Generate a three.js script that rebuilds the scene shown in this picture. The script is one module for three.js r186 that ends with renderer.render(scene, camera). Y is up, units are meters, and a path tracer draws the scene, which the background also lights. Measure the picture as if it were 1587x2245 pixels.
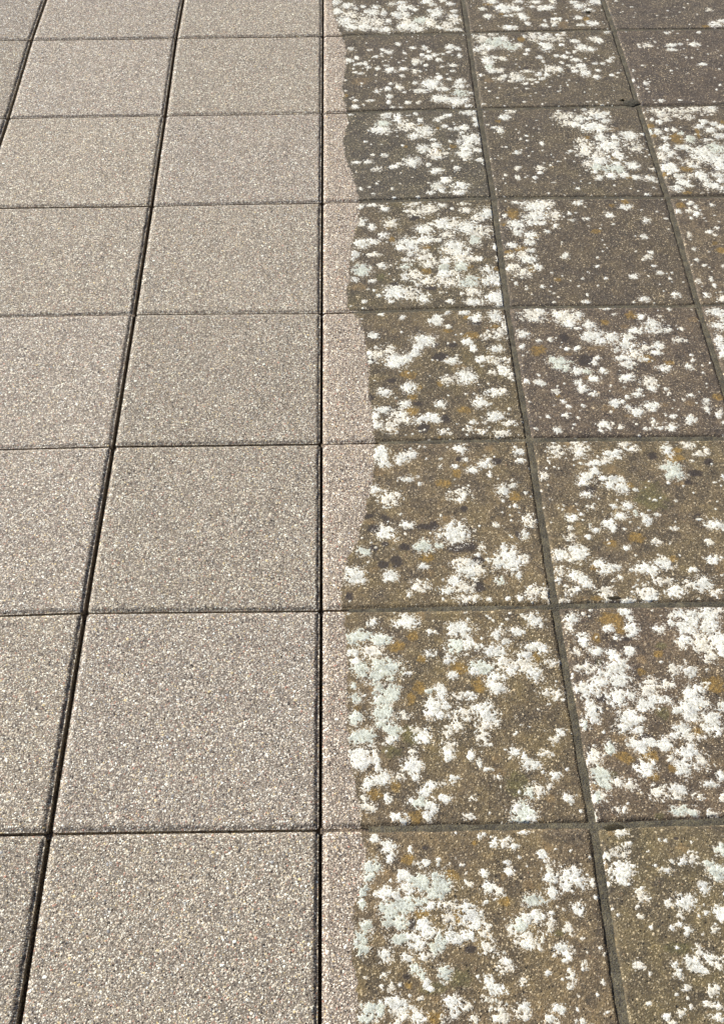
import * as THREE from 'three';
import { Sky } from 'three/addons/objects/Sky.js';
import { mergeGeometries } from 'three/addons/utils/BufferGeometryUtils.js';

// ---------------------------------------------------------------- camera, sky, sun, exposure
const scene = new THREE.Scene();
const camera = new THREE.PerspectiveCamera(44.7, 723 / 1024, 0.05, 2000);
camera.position.set(0.0552, 1.6754, 3.2838);
camera.quaternion.setFromRotationMatrix(new THREE.Matrix4().set(
  0.999798, 0.018401, -0.008055, 0,
  -0.006324, 0.668975, 0.743258, 0,
  0.019065, -0.743057, 0.668956, 0,
  0, 0, 0, 1));
camera.updateMatrixWorld(true);

const renderer = new THREE.WebGLRenderer({ antialias: true });
renderer.setSize(723, 1024);
renderer.toneMapping = THREE.LinearToneMapping;
renderer.toneMappingExposure = 1.58;
renderer.shadowMap.enabled = true;
renderer.shadowMap.type = THREE.PCFSoftShadowMap;

// the sun stands ahead and to the left, the bevels that face the camera and the right lie in shade
const sunDir = new THREE.Vector3().setFromSphericalCoords(1, THREE.MathUtils.degToRad(90 - 36), THREE.MathUtils.degToRad(180 + 60));
const sky = new Sky();
sky.scale.setScalar(900);
sky.name = 'sky';
sky.userData = { kind: 'structure', label: 'clear blue daylight sky above the paving', category: 'sky' };
sky.material.uniforms.sunPosition.value.copy(sunDir);
sky.material.uniforms.turbidity.value = 8;
sky.material.uniforms.rayleigh.value = 0.6;
sky.material.uniforms.mieCoefficient.value = 0.004;
scene.add(sky);
scene.environmentIntensity = 0.13;
const sun = new THREE.DirectionalLight(0xfff3e2, 4.8);
sun.name = 'sun';
sun.position.copy(sunDir).multiplyScalar(12);
sun.castShadow = true;
sun.shadow.mapSize.set(4096, 4096);
Object.assign(sun.shadow.camera, { left: -3.5, right: 3.5, top: 3.5, bottom: -3.5, near: 1, far: 30 });
sun.target.position.set(0, 0, 1.2);
scene.add(sun, sun.target);

// surveyed joint crossings (column line, row line) -> x, z in millimetres
const CROSS = {'0,0': [-804, -1], '0,1': [-799, 406], '1,0': [-406, 1], '1,1': [-401, 405], '1,2': [-398, 802], '1,3': [-397, 1200], '1,4': [-397, 1595], '1,5': [-399, 1992], '1,6': [-399, 2400], '2,0': [-1, 3], '2,1': [-1, 406], '2,2': [-1, 801], '2,3': [-1, 1206], '2,4': [-1, 1598], '2,5': [0, 1997], '2,6': [0, 2403], '3,0': [402, 0], '3,1': [398, 398], '3,2': [400, 794], '3,3': [393, 1198], '3,4': [396, 1597], '3,5': [396, 1998], '3,6': [402, 2406], '4,0': [805, -5], '4,1': [807, 397], '4,2': [806, 803], '4,3': [797, 1204]};
// edge of the cleaned area, x, z in millimetres
const CLEAN_EDGE = [[25, -206], [28, -123], [46, -21], [56, 23], [62, 87], [59, 185], [52, 302], [57, 370], [63, 403], [62, 479], [49, 542], [55, 603], [70, 683], [81, 760], [83, 798], [85, 879], [74, 914], [68, 968], [62, 1025], [58, 1084], [54, 1144], [54, 1200], [71, 1218], [83, 1235], [87, 1280], [91, 1327], [93, 1363], [94, 1422], [92, 1482], [96, 1506], [99, 1554], [101, 1586], [99, 1608], [98, 1674], [89, 1730], [81, 1770], [73, 1814], [58, 1862], [43, 1899], [35, 1939], [33, 1978], [40, 2003], [43, 2051], [44, 2102], [44, 2182], [44, 2274], [52, 2320], [58, 2374], [64, 2408], [66, 2446], [55, 2499], [47, 2544], [44, 2586], [51, 2634], [50, 2668], [46, 2718]];
// growth on each slab: kind, x, z, half widths (mm). kinds: 0 white crust, 1 broken crust, 2 grey-green crust, 3 ochre, 4 dark, 5 green, 6 faint ochre
const GROWTH = {
 '2,-1': [[0,37,-192,11.9,16.9], [0,69,-171,18.4,16.7], [0,40,-139,14.4,19.3], [0,112,-164,7.9,10], [0,93,-153,7.9,10], [0,148,-160,11.8,12.2], [0,140,-127,15.6,21.9], [0,124,-130,7.8,13.7], [0,172,-126,9.9,15.4], [0,196,-175,11.8,11.2], [0,223,-186,15.8,11.2], [0,227,-155,15.7,19.4], [0,212,-111,16.9,19.1], [0,233,-116,10.4,19.1], [0,248,-154,10.5,13.9], [0,260,-140,7.8,9.9], [0,297,-189,14.5,14], [0,312,-171,9.2,12.3], [0,325,-124,15.6,24.7], [0,307,-130,10.4,11], [0,311,-108,10.4,10.9], [0,345,-193,9.2,6.8], [0,362,-173,10.5,11.2], [0,369,-128,10.4,11], [0,362,-101,11.7,10.9], [0,61,-75,23.2,21.5], [0,79,-45,18,14.9], [0,115,-44,18,20.2], [0,145,-33,15.4,10.6], [0,173,-24,17.9,14.8], [0,184,-74,9,13.4], [0,227,-38,17.9,21.2], [0,253,-40,15.4,23.9], [0,265,-29,15.3,14.8], [0,322,-35,9,9.5], [0,372,-20,11.5,8.4], [0,347,-21,10.2,7.9], [1,71,-116,19.5,19.1], [1,368,-76,12.9,16.1], [1,118,-76,20.6,29.6], [1,149,-70,18,24.2], [1,231,-67,15.5,26.8], [1,298,-65,18,24.1], [1,346,-48,18,20.2], [2,273,-77,18.1,20.5]],
 '2,0': [[0,76,79,8,10.1], [0,118,47,3,4.1], [0,126,88,7,5], [0,91,127,6.9,8.9], [0,68,141,11.1,10.9], [0,61,156,6.2,5.9], [0,97,162,6.2,7.3], [0,113,160,7.4,9.8], [0,84,167,4.4,5.9], [0,120,180,6.9,6.8], [0,82,186,4.4,4.9], [0,85,205,5.4,4.8], [0,100,212,7.8,5.8], [0,163,89,7.5,7.1], [0,179,98,11.2,11.1], [0,158,109,5,5], [0,142,124,6.2,6], [0,204,58,7.5,9.2], [0,244,79,7.5,8.1], [0,220,108,5.5,6], [0,275,80,8.8,11.1], [0,286,101,6.2,7.5], [0,283,130,11.9,12.4], [0,300,119,9.9,9], [0,268,118,5.5,7], [0,311,146,8.6,10.9], [0,345,80,12.5,16.2], [0,340,105,6.2,6], [0,368,86,7.5,10.1], [0,368,126,6.2,12.4], [0,323,117,5,6], [0,246,169,6.1,7.8], [0,170,172,7.4,5.9], [0,145,188,6.9,6.8], [0,177,196,13.5,13.5], [0,215,192,11.7,9.7], [0,208,228,6.8,7.6], [0,274,176,6.1,6.8], [0,316,183,6.1,6.8], [0,348,178,12.8,6.8], [0,257,206,4.9,5.8], [0,345,207,6.8,5.8], [0,302,219,4.4,4.8], [0,243,265,8.4,7.5], [0,306,241,8.5,11.9], [0,332,248,6,6.6], [0,362,262,12.1,13.2], [0,282,273,26.5,25.8], [0,258,305,17.9,11.6], [0,311,297,19.2,10.2], [0,357,285,18,13.1], [0,169,295,8.4,9.3], [0,176,268,6,5.6], [0,140,305,8.6,10.2], [0,171,332,8.3,11.4], [0,213,311,6,4.6], [0,306,346,22.5,18.2], [0,345,360,26,22.6], [0,372,384,10.6,7.2], [0,369,357,9.5,11.3], [0,121,351,10.7,6.8], [0,169,360,5.2,9], [0,219,363,6.6,7.2], [0,82,380,8.2,9.9], [0,84,349,5.9,5.4], [0,77,336,4.3,4.6], [0,178,385,5.9,4.5], [0,199,387,5.2,4.5], [0,386,321,7.2,6.4], [1,254,150,11.1,12.3], [1,243,205,6.1,12], [1,198,285,9.1,16.3], [1,247,362,4.7,8.1], [2,355,320,17.9,18.4], [6,99,256,24.2,18.9], [3,59,324,8.3,9.2]],
 '2,1': [[0,159,426,13.1,13.8], [0,190,439,12.6,18.7], [0,145,494,23.3,16.8], [0,236,421,4.7,6.9], [0,246,450,7.3,9.8], [0,256,502,18.6,23], [0,226,522,16.7,13.3], [0,289,449,9.9,10.8], [0,314,430,11.8,8.9], [0,301,442,7.8,7.4], [0,371,417,19.7,10.9], [0,386,452,9.1,12.2], [0,387,474,7.3,9.7], [0,304,479,9.1,7.3], [0,320,493,5.2,6.7], [0,334,494,7.2,7.2], [0,354,490,10.3,14.4], [0,345,511,6.4,5.7], [0,367,541,23,23.5], [0,354,573,15.2,20.9], [0,347,605,18.9,16], [0,376,592,10.1,10.1], [0,316,551,5.6,6.6], [0,333,556,6.4,9.4], [0,277,568,14,11.6], [0,248,579,14.7,16.2], [0,278,619,12.6,9.1], [0,107,545,5.6,5.6], [0,122,605,6.6,5.5], [0,151,608,8.1,6.4], [0,80,637,9.5,7.2], [0,109,635,12,8.1], [0,216,638,20,20.3], [0,172,659,11.2,8], [0,255,652,5,6.7], [0,273,678,13.7,12.4], [0,323,668,8,8.9], [0,292,718,12.8,12.2], [0,270,745,13.5,15], [0,280,763,7.3,8.5], [0,255,770,8.5,6.4], [0,327,743,19.1,15.1], [0,320,770,17,10.6], [0,90,749,4.9,6.4], [0,110,743,3.4,4.3], [0,120,772,4.9,4.2], [0,165,751,3.4,5.1], [0,224,785,4.8,4.2], [0,382,636,8.8,9], [0,71,417,5.3,5], [0,182,497,5.7,2.9], [0,272,540,7.2,4.7], [0,354,476,5.2,4.8], [1,211,476,16.9,16.9], [1,274,603,15.1,18.3], [1,300,606,8.8,6.4], [1,185,646,8.8,4.5], [1,129,667,9.5,8], [1,350,630,11.3,5.4], [2,152,462,18.2,17], [3,245,475,7.3,7.3], [3,287,487,4.7,5.8], [3,203,569,6.4,5.6], [3,321,572,8.9,9.3], [3,280,589,10.1,6.9]],
 '2,2': [[0,111,815,13.4,6.5], [0,87,821,6.7,9.2], [0,144,834,10.7,9.2], [0,138,822,5.3,6.5], [0,194,842,5.3,4.6], [0,277,821,10.1,7.4], [0,301,834,4,5.5], [0,379,857,19.9,20.4], [0,90,882,11.8,15.7], [0,112,902,8.4,12.4], [0,138,935,11.7,10.9], [0,249,894,6.6,7.1], [0,277,894,18.9,21.4], [0,330,907,24.9,22.2], [0,232,915,18.8,17.7], [0,234,953,18.1,15.2], [0,262,956,7.8,6.5], [0,87,964,15.5,17.2], [0,113,960,15.5,12.1], [0,103,956,7.8,6.1], [0,71,1004,9.7,12.7], [0,68,1021,4.6,6.7], [0,194,967,24.5,23.7], [0,178,979,12.9,12.8], [0,198,1003,10.2,11.9], [0,183,1027,8.1,8.4], [0,299,978,21.9,21.4], [0,305,1004,17.9,16.9], [0,270,1033,12.2,14.6], [0,267,1078,12.6,16.3], [0,347,1028,10.2,7.5], [0,327,992,4.6,6], [0,389,985,7.7,12], [0,131,1047,10.6,10.4], [0,73,1095,8.8,8.1], [0,108,1101,8,7.3], [0,179,1088,8,12.2], [0,361,1066,11.3,13.1], [0,373,1101,21.2,20.2], [0,355,1111,10,12.1], [0,153,1141,22.3,21.7], [0,166,1151,11.1,11.8], [0,216,1163,12.8,15.7], [0,326,1177,17.2,13.6], [0,373,1167,23.3,23.4], [0,377,1192,11,9.6], [0,273,1174,6.9,7.8], [0,257,1144,5.4,4], [0,123,1152,6.2,4.7], [0,111,1134,4.5,5.6], [0,89,1172,4.9,5.5], [0,148,1172,7.4,4.7], [0,207,1117,6.2,4.8], [1,218,845,18.6,14.6], [1,245,832,18.6,18.4], [1,209,815,13.4,8.3], [1,324,816,13.4,4.6], [1,335,842,13.3,8.2], [1,357,874,11.9,9.9], [1,155,891,14.5,15.6], [1,303,893,11.8,15.6], [1,281,939,13,10.9], [1,358,928,20.8,17.6], [1,114,1007,14.1,7.6], [1,306,1021,20.4,16.8], [1,283,995,15.4,10.6], [1,225,1021,16.6,14.7], [1,223,998,11.5,10.6], [1,236,1044,17.7,10.4], [1,332,1024,11.5,10.5], [1,199,1080,12.6,14.3], [1,228,1101,18.7,14.1], [1,251,1098,15,12.1], [1,273,1107,22.4,14.1], [1,287,1083,12.5,10.2], [1,192,1148,14.8,15.8], [1,322,1144,14.8,13.8], [1,390,1027,6.4,10.5], [2,342,960,12.9,19.5], [2,183,1051,12.1,11.6], [2,267,1057,12.6,16.5], [2,304,1054,13.9,16.5], [2,89,1063,17.7,20.6], [2,320,1108,21.2,18.1], [3,157,948,7.8,10.9], [3,235,983,10.3,8.5], [3,322,1055,10.1,8.3], [3,339,1096,7.5,5.7], [3,227,1067,13.9,14.4], [3,382,1065,7.6,8.2], [3,150,904,7.3,11.1], [6,78,1121,17.4,12], [5,126,1090,10,14.2], [4,210,870,14.5,9.9], [4,156,1113,10,7.2], [4,387,946,9.1,7.8], [4,232,1129,12.4,6]],
 '2,3': [[0,126,1213,7.8,6.9], [0,169,1226,5.3,7.6], [0,237,1241,13.3,14.3], [0,244,1230,8.5,10.6], [0,265,1215,6.1,6.9], [0,263,1258,4.8,6.7], [0,302,1216,10.9,6.9], [0,324,1232,13.3,14.4], [0,365,1227,14.5,18.9], [0,365,1216,9.7,9.5], [0,107,1282,10,10.3], [0,212,1301,20.2,18.2], [0,198,1319,11.8,10.8], [0,189,1342,11.3,11.4], [0,300,1309,10.7,10.2], [0,309,1329,7.5,10.1], [0,357,1334,14.1,11.5], [0,323,1365,10.5,8.8], [0,264,1367,12.8,9.9], [0,364,1398,11.6,15.6], [0,96,1340,5.9,16.1], [0,151,1361,22.2,19.4], [0,169,1358,14,10.6], [0,141,1371,11.7,12.3], [0,99,1368,6.5,7], [0,289,1415,18.4,18.9], [0,300,1420,10.4,12], [0,174,1446,13.3,16.9], [0,124,1458,13.7,13.4], [0,164,1493,10.8,10.5], [0,234,1496,10.8,9.2], [0,313,1491,14.7,14.8], [0,341,1464,17.1,10], [0,117,1508,20.2,9.8], [0,103,1522,9,13], [0,106,1549,10,11.2], [0,209,1533,20.1,11.3], [0,222,1538,11.1,9.6], [0,193,1536,13.4,6.4], [0,335,1528,15.6,11.3], [0,331,1539,11.1,8], [0,347,1535,8.9,6.4], [0,292,1548,7.8,6.4], [0,282,1559,3.3,4.8], [0,146,1474,3.2,3.3], [1,366,1283,14.3,14.7], [1,382,1265,7.2,14.9], [1,339,1292,10.7,9.2], [1,335,1359,5.8,4.2], [1,377,1412,8.1,13.8], [1,343,1404,6.9,6.9], [1,114,1346,12.9,17.8], [1,137,1336,10.6,17.9], [1,256,1424,14.9,10.2], [1,357,1459,9.1,8.4], [1,102,1535,5.6,11.3], [1,149,1523,16.8,12.9], [1,157,1540,20,8], [1,233,1572,7.7,6.3], [1,242,1577,5.5,4.7], [1,310,1575,7.7,6.3], [1,343,1579,13.2,7.8], [1,361,1554,11.1,8], [1,287,1567,6.6,5.7], [1,132,1552,13.3,14.3], [1,170,1546,12.2,6.4], [1,351,1370,9.3,8.8], [1,372,1367,7,7], [3,176,1513,13.5,11.4], [3,278,1512,13.5,11.4], [3,174,1407,13.9,13.8], [3,236,1434,7.3,9.5], [3,311,1289,16.7,11], [3,262,1273,12,6.7], [3,180,1473,9.1,8.3], [3,192,1445,6.9,6.8], [3,303,1231,8.5,6.8], [3,361,1263,9.6,7.4], [3,226,1586,6.6,3.8], [6,278,1385,11.6,8.7], [6,300,1569,9.9,7.9], [6,136,1565,13.3,7.9], [4,196,1560,12.2,14.3], [4,243,1354,14,12.4], [4,96,1473,6.4,8.3], [4,104,1361,7,7.8], [4,240,1537,10,10.3], [4,323,1249,8.4,6.7], [4,139,1423,9.2,6.8], [4,189,1493,9,6.6], [4,233,1316,8.3,5.1], [4,268,1319,8.3,7.2]],
 '2,4': [[0,112,1627,13,20.2], [0,103,1641,6.5,9.1], [0,118,1658,10.9,9.4], [0,151,1642,13,12.7], [0,171,1634,9.1,8], [0,263,1618,12.6,10.3], [0,266,1629,5.7,7.3], [0,270,1649,6.7,5.8], [0,221,1665,4.6,5], [0,249,1666,6.4,5], [0,281,1675,10.8,9.3], [0,305,1661,12.4,10.8], [0,314,1650,4.7,6.5], [0,372,1630,10.4,8.8], [0,373,1654,9.1,7.2], [0,312,1691,4.6,8.8], [0,156,1695,12.3,7.8], [0,98,1721,9.6,11.8], [0,182,1709,3.8,4.9], [0,252,1751,6.3,4.8], [0,332,1730,11.4,14.5], [0,353,1717,7.6,6.3], [0,360,1838,7.8,10.4], [0,153,1810,10.4,8.2], [0,116,1828,16.7,17.9], [0,238,1831,24.1,24.4], [0,328,1894,20.5,25.1], [0,324,1871,8.5,12.7], [0,312,1903,14.4,14], [0,341,1931,5.7,8.6], [0,254,1915,20.4,20.1], [0,274,1883,4.8,4.4], [0,228,1939,10,9.7], [0,214,1960,11.3,7.8], [0,120,1926,13.1,12.9], [0,59,1924,16.7,16.9], [0,52,1915,10.8,10.8], [0,64,1934,10.7,10.7], [0,179,1906,8.4,6.2], [0,151,1967,5.2,6.6], [0,339,1979,7,7.4], [0,353,1767,4.5,4.7], [0,286,1981,4.7,4.4], [0,317,1980,4.2,3.6], [1,160,1630,6.5,6.6], [1,125,1744,16.4,15.4], [1,138,1738,6.3,10.3], [1,254,1737,16.4,13.8], [1,373,1803,11.1,11.6], [1,313,1813,6.9,5.3], [1,270,1917,9.6,12.3], [1,245,1901,14.4,7.8], [1,284,1867,4.9,9.5], [1,246,1956,15.4,15.1], [1,247,1974,16.5,10.4], [1,168,1948,11.8,10.6], [1,180,1950,7.1,7.6], [1,363,1968,9.4,12], [1,384,1971,9.4,13.4], [1,358,1894,6,7.8], [2,180,1860,14.1,16.6], [2,209,1860,11.7,5.8], [2,75,1870,10.9,10.2], [2,308,1939,8.6,7.9], [3,224,1710,14.8,10.5], [3,352,1745,12.1,14.4], [3,188,1887,13.3,10.1], [3,251,1683,8.2,9.9], [3,268,1662,6.2,6.5], [6,110,1676,12.9,12.5], [6,127,1847,9.8,8], [6,184,1920,10.8,7.7], [6,93,1911,10.8,7.7], [6,287,1939,7.1,7.6], [6,318,1619,9.1,7.4], [6,228,1794,12.4,8.3], [6,89,1801,8.7,6.6], [4,328,1653,10.9,10.1], [4,94,1817,11.1,9.2], [4,185,1814,23.5,7.2], [4,199,1813,7.4,11.5], [4,248,1866,26.7,12.1], [4,147,1861,11.7,8.9], [4,92,1862,9.2,8.3], [4,113,1853,7.3,6.4], [4,115,1795,8.7,10], [4,130,1892,12.1,12.5], [4,108,1901,9.6,7.8], [4,276,1895,9.6,8.1], [4,270,1954,9.5,11.5], [4,259,1773,6.2,6.1], [4,49,1969,8.2,10.4], [4,258,1647,6.5,8], [4,350,1837,5.4,8.1], [4,84,1787,7.5,5]],
 '2,5': [[0,86,2024,8.9,9.8], [0,141,2025,16.8,15.7], [0,180,2048,5,5.5], [0,233,2044,18.9,13.8], [0,220,2038,5.6,6.9], [0,291,2055,11.6,9.6], [0,324,2050,13.3,8.9], [0,360,2028,12.6,13.9], [0,306,2069,8.8,7.4], [0,349,2081,16.5,8.4], [0,363,2088,11,10], [0,333,2099,12.3,8.3], [0,242,2075,12.4,10.8], [0,258,2080,8.8,8.1], [0,283,2089,17.8,11.4], [0,53,2087,10.4,8.4], [0,179,2093,9.3,8], [0,208,2106,10.9,7.3], [0,249,2126,9.5,9.8], [0,307,2129,9.5,8.1], [0,346,2133,11.3,14.6], [0,57,2105,8.2,8.3], [0,141,2129,6.8,3.3], [0,213,2135,7.5,7.1], [0,283,2139,14.8,9.7], [0,274,2153,9.4,7.1], [0,284,2163,12,11.1], [0,191,2167,10.7,14.3], [0,111,2254,9.1,9], [0,58,2283,15.4,19], [0,64,2292,14.1,11.6], [0,87,2298,5.1,14.5], [0,89,2324,19,10], [0,97,2316,12.7,10], [0,74,2331,10.1,7.1], [0,100,2352,6,11.2], [0,138,2299,15.3,11.6], [0,144,2308,10.2,8.6], [0,146,2320,7.1,5.7], [0,160,2250,12.4,13.5], [0,180,2198,13.2,17.1], [0,188,2209,10.5,9.3], [0,175,2185,8,11], [0,199,2194,9.3,6.9], [0,238,2176,9.6,8.8], [0,251,2201,11.9,9.3], [0,264,2215,15.7,13.8], [0,263,2198,9.2,12.4], [0,195,2283,9.2,8.8], [0,231,2284,5.6,9.4], [0,243,2297,4.1,6.4], [0,256,2309,7.1,3.5], [0,300,2280,7.7,9.4], [0,313,2287,5.1,6.4], [0,323,2303,12.7,10.4], [0,374,2245,7.8,6.6], [0,358,2322,9.6,6.3], [0,372,2359,10,9.5], [0,294,2376,11.2,9.6], [0,310,2390,9.9,8.2], [0,166,2334,8.1,6.8], [0,156,2345,11.3,8.4], [0,164,2371,8.9,9.6], [0,160,2384,7.4,8.2], [0,136,2359,6.2,6.9], [0,116,2385,12.9,7.1], [0,124,2392,6.2,6.8], [0,187,2357,10,7], [0,203,2324,8.1,6.3], [1,353,2021,7,7], [1,86,2086,14.2,13.4], [1,299,2113,13.6,14.8], [1,331,2118,13.6,11.5], [1,378,2113,10.9,9.2], [1,81,2280,7.7,11.7], [1,67,2354,5.5,13.9], [1,70,2367,10,6.9], [1,142,2279,6.4,7.3], [1,148,2239,7.3,9.1], [1,221,2177,10.6,6.9], [1,227,2205,15.8,10.8], [1,262,2231,13.1,9.1], [1,198,2238,9.9,8.5], [1,215,2230,7.8,12.2], [1,252,2252,8.8,12], [1,197,2265,9,11.9], [1,376,2173,13.3,9.5], [1,360,2171,10.7,6.3], [1,363,2257,6.5,5.4], [1,328,2346,10,9.8], [1,187,2332,10.1,4.2], [1,346,2338,5,5.1], [1,218,2387,7.4,4.1], [1,120,2319,6.3,5.7], [1,228,2355,5,5], [1,345,2282,9,5.3], [1,268,2322,5.1,4], [1,132,2209,9.2,5.5], [2,63,2056,21.6,14.3], [2,98,2061,16,12.2], [2,224,2077,15.1,15.2], [2,260,2120,19.5,13.1], [2,64,2119,14.9,18], [2,104,2120,27.1,19.6], [2,89,2132,16.2,11.4], [2,175,2166,7.5,7.9], [2,95,2161,10.7,15.9], [2,111,2168,16,19], [2,100,2181,18.6,11], [2,100,2202,18.5,17], [2,96,2224,7.8,10.7], [2,112,2236,13,12.1], [2,56,2175,9.6,11], [2,52,2151,4.8,8], [2,55,2212,10.5,11.7], [2,64,2246,20.3,13.5], [2,313,2350,7,11.2], [2,300,2383,18.6,16.4], [2,147,2362,15,9.7], [3,126,2076,13.2,11.8], [3,158,2158,10.7,12.8], [3,144,2178,7.4,12.6], [3,152,2056,8.3,9.6], [3,225,2122,13.5,11.4], [3,252,2159,10.7,14.4], [3,352,2102,6.8,11.6], [3,80,2348,11.3,9.8], [3,142,2385,13.6,10.9], [3,114,2333,7.6,11.3], [3,56,2194,7.4,6.2], [3,164,2101,7.6,8.3], [6,261,2140,9.4,8.1], [6,267,2292,7.7,7.3], [6,272,2314,10.1,7.2], [6,168,2013,8.4,8.8], [6,82,2158,8,12.8], [6,168,2216,7.9,7.7], [6,345,2361,8.7,6.9], [6,66,2381,8.7,6.8], [5,109,2272,15.4,11.8], [5,138,2246,15.6,18], [5,298,2337,17.6,19.8]],
 '2,6': [[0,80,2419,7.1,6.9], [0,101,2431,11.3,8.2], [0,102,2450,7,9.1], [0,99,2437,10,6], [0,131,2438,3.5,6.8], [0,153,2459,6.2,5.9], [0,280,2437,6.3,4.9], [0,254,2427,3.8,5.5], [0,233,2420,3,4.1], [0,300,2414,7.6,3.3], [0,120,2479,9.9,9.2], [0,125,2498,11,9.1], [0,92,2505,12.2,9], [0,109,2508,7.3,9], [0,157,2524,9.7,6.4], [0,211,2540,15.7,13.8], [0,206,2528,8.5,7.6], [0,215,2551,10.8,8.7], [0,145,2554,10.8,12.4], [0,157,2564,12,8.6], [0,130,2569,9.5,7.4], [0,132,2581,10.7,10.9], [0,122,2598,9.4,7.2], [0,181,2567,9.1,11.1], [0,202,2568,13.1,7.4], [0,189,2576,9.5,6.1], [0,90,2594,9.5,10.8], [0,82,2593,4.7,2.9], [0,145,2634,4.7,7], [0,150,2642,4.2,3.5], [0,302,2542,12.1,10], [0,288,2547,9.6,10], [0,285,2582,7.1,7.3], [0,331,2487,12.3,9.2], [0,356,2485,18.5,14.4], [0,369,2493,9.8,9.1], [0,350,2500,8.6,9.1], [0,329,2509,8.6,9.8], [0,321,2450,6.2,6.7], [0,271,2476,7.9,6.6], [0,270,2463,5,3.7], [0,236,2478,6.2,5.3], [0,240,2502,8.6,9.1], [0,362,2534,8.7,9.6], [0,333,2588,10,6.8], [0,340,2599,5.9,6], [0,256,2605,5.2,4.8], [0,227,2634,6.5,8.9], [0,239,2645,12.7,5.6], [0,309,2624,4.7,3.5], [0,177,2662,10.4,10.3], [0,183,2669,8,9.1], [0,175,2657,9.2,4.6], [0,178,2678,6.9,4.5], [0,107,2663,11.5,11.4], [0,96,2658,10.4,8], [0,130,2680,10.3,7.2], [0,273,2669,5.7,6.8], [0,318,2673,10.3,6.8], [0,307,2685,8.7,6.7], [1,54,2416,5.1,6.9], [1,269,2430,13.8,6.8], [1,181,2525,9.7,6.4], [1,180,2545,10.8,6.3], [1,229,2563,7.2,7.4], [1,147,2597,8.3,5.3], [1,267,2564,7.2,7.4], [1,319,2558,8.4,8.7], [1,290,2577,14.3,9.8], [1,303,2587,4.7,4.8], [1,328,2468,6.2,10.6], [1,251,2506,7.3,7.7], [1,210,2494,6.1,5.2], [1,233,2585,9.5,9.7], [1,250,2612,10.6,8.3], [1,225,2656,6.9,4.6], [1,341,2626,5.8,5.9], [1,338,2641,5.8,4.2], [1,346,2563,7.2,6.2], [1,197,2665,6.4,6.8], [1,105,2674,10.3,9], [1,128,2668,5.7,4.5], [1,135,2655,4.2,3.2], [1,268,2675,9.2,7.9], [1,242,2677,11.4,9], [1,237,2681,9.1,7.9], [1,205,2683,5.7,5.6], [1,166,2682,5.7,4.5], [1,97,2638,5.8,4.2], [1,84,2639,4.2,4.2], [1,91,2622,5.8,4.7], [1,361,2615,4.2,4.7], [1,387,2498,4.9,5.7], [1,346,2689,5.7,3.4], [1,276,2634,5.1,4.2], [2,73,2465,11.9,14.6], [2,69,2478,8.6,10.5], [2,62,2499,7.4,10.4], [2,60,2519,5.4,8.9], [2,144,2488,17.2,11.8], [2,171,2493,14.7,18.2], [2,160,2504,14.7,12.9], [2,118,2523,19.4,12.7], [2,142,2519,12.2,10.2], [2,101,2530,18.2,12.6], [2,98,2545,14.5,10], [2,112,2548,10.8,10], [2,109,2573,11.9,8.6], [2,166,2574,10.7,11], [2,158,2584,9.5,8.5], [2,64,2552,10.8,7.5], [2,56,2569,13.1,14.7], [2,58,2584,10.7,10.9], [2,130,2614,8.2,8.3], [2,139,2624,5.8,7.1], [2,301,2520,14.6,8.9], [2,278,2554,13.2,12.4], [2,66,2666,10.3,9.1], [2,63,2678,12.6,7.9], [2,80,2668,6.9,9.1], [2,170,2620,8.4,10.6], [3,127,2454,10,8], [3,188,2478,9.9,7.4], [3,144,2536,10.9,8.1], [3,260,2521,8.3,8.2], [3,225,2429,5,4.9], [3,120,2637,7,6.5], [3,152,2680,10.3,9], [3,194,2540,6.8,11.3], [6,296,2499,9.8,9.1], [6,154,2655,5.8,4.6], [6,263,2482,7.4,6.6], [6,329,2438,11.3,8.1], [6,97,2476,9.9,7.9], [6,297,2680,9.1,7.9], [5,186,2627,18.7,14.1], [5,152,2641,18.6,7], [5,331,2568,7.2,4.9], [4,208,2588,7.6,6.3], [4,133,2482,6.9,5.2], [4,109,2515,3.4,3.6], [4,128,2549,6,8.7], [4,153,2436,4.5,3.8], [4,117,2624,4.7,4.7]],
 '3,-1': [[0,482,-183,19.7,12.3], [0,560,-180,13.2,10.1], [0,609,-176,15.8,10.1], [0,451,-139,9.9,8.8], [0,509,-148,20.9,22.1], [0,515,-126,15.6,15.4], [0,545,-136,20.9,15.4], [0,595,-146,9.1,7.7], [0,629,-139,23.5,15.4], [0,554,-103,13,13.6], [0,563,-84,12.9,13.5], [0,464,-93,11.6,11.9], [0,570,-48,7.2,10.7], [0,516,-26,15.3,11.6], [0,533,-26,6.4,9.5], [0,615,-34,9,9.5], [0,648,-73,9,7.5], [0,664,-72,5.7,6.5], [0,645,-35,9,6.4], [0,620,-63,5.1,6.4], [0,716,-172,13.1,7.8], [0,729,-147,17,15.5], [0,780,-170,18.4,16.8], [0,750,-124,13,13.7], [0,716,-78,9.8,10.8], [0,719,-36,10.7,8.5], [0,751,-44,15.4,14.9], [0,680,-61,4.6,5.4], [0,515,-96,7.8,6.5], [0,530,-98,5.7,8.1], [1,655,-172,7.4,14], [1,534,-159,10.5,10], [1,647,-54,7.7,8], [3,469,-164,14.4,6.7], [3,502,-105,9.1,6.5], [3,737,-70,10.3,13.4], [6,666,-37,15.4,21.2], [4,743,-111,13,8.7]],
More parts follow.
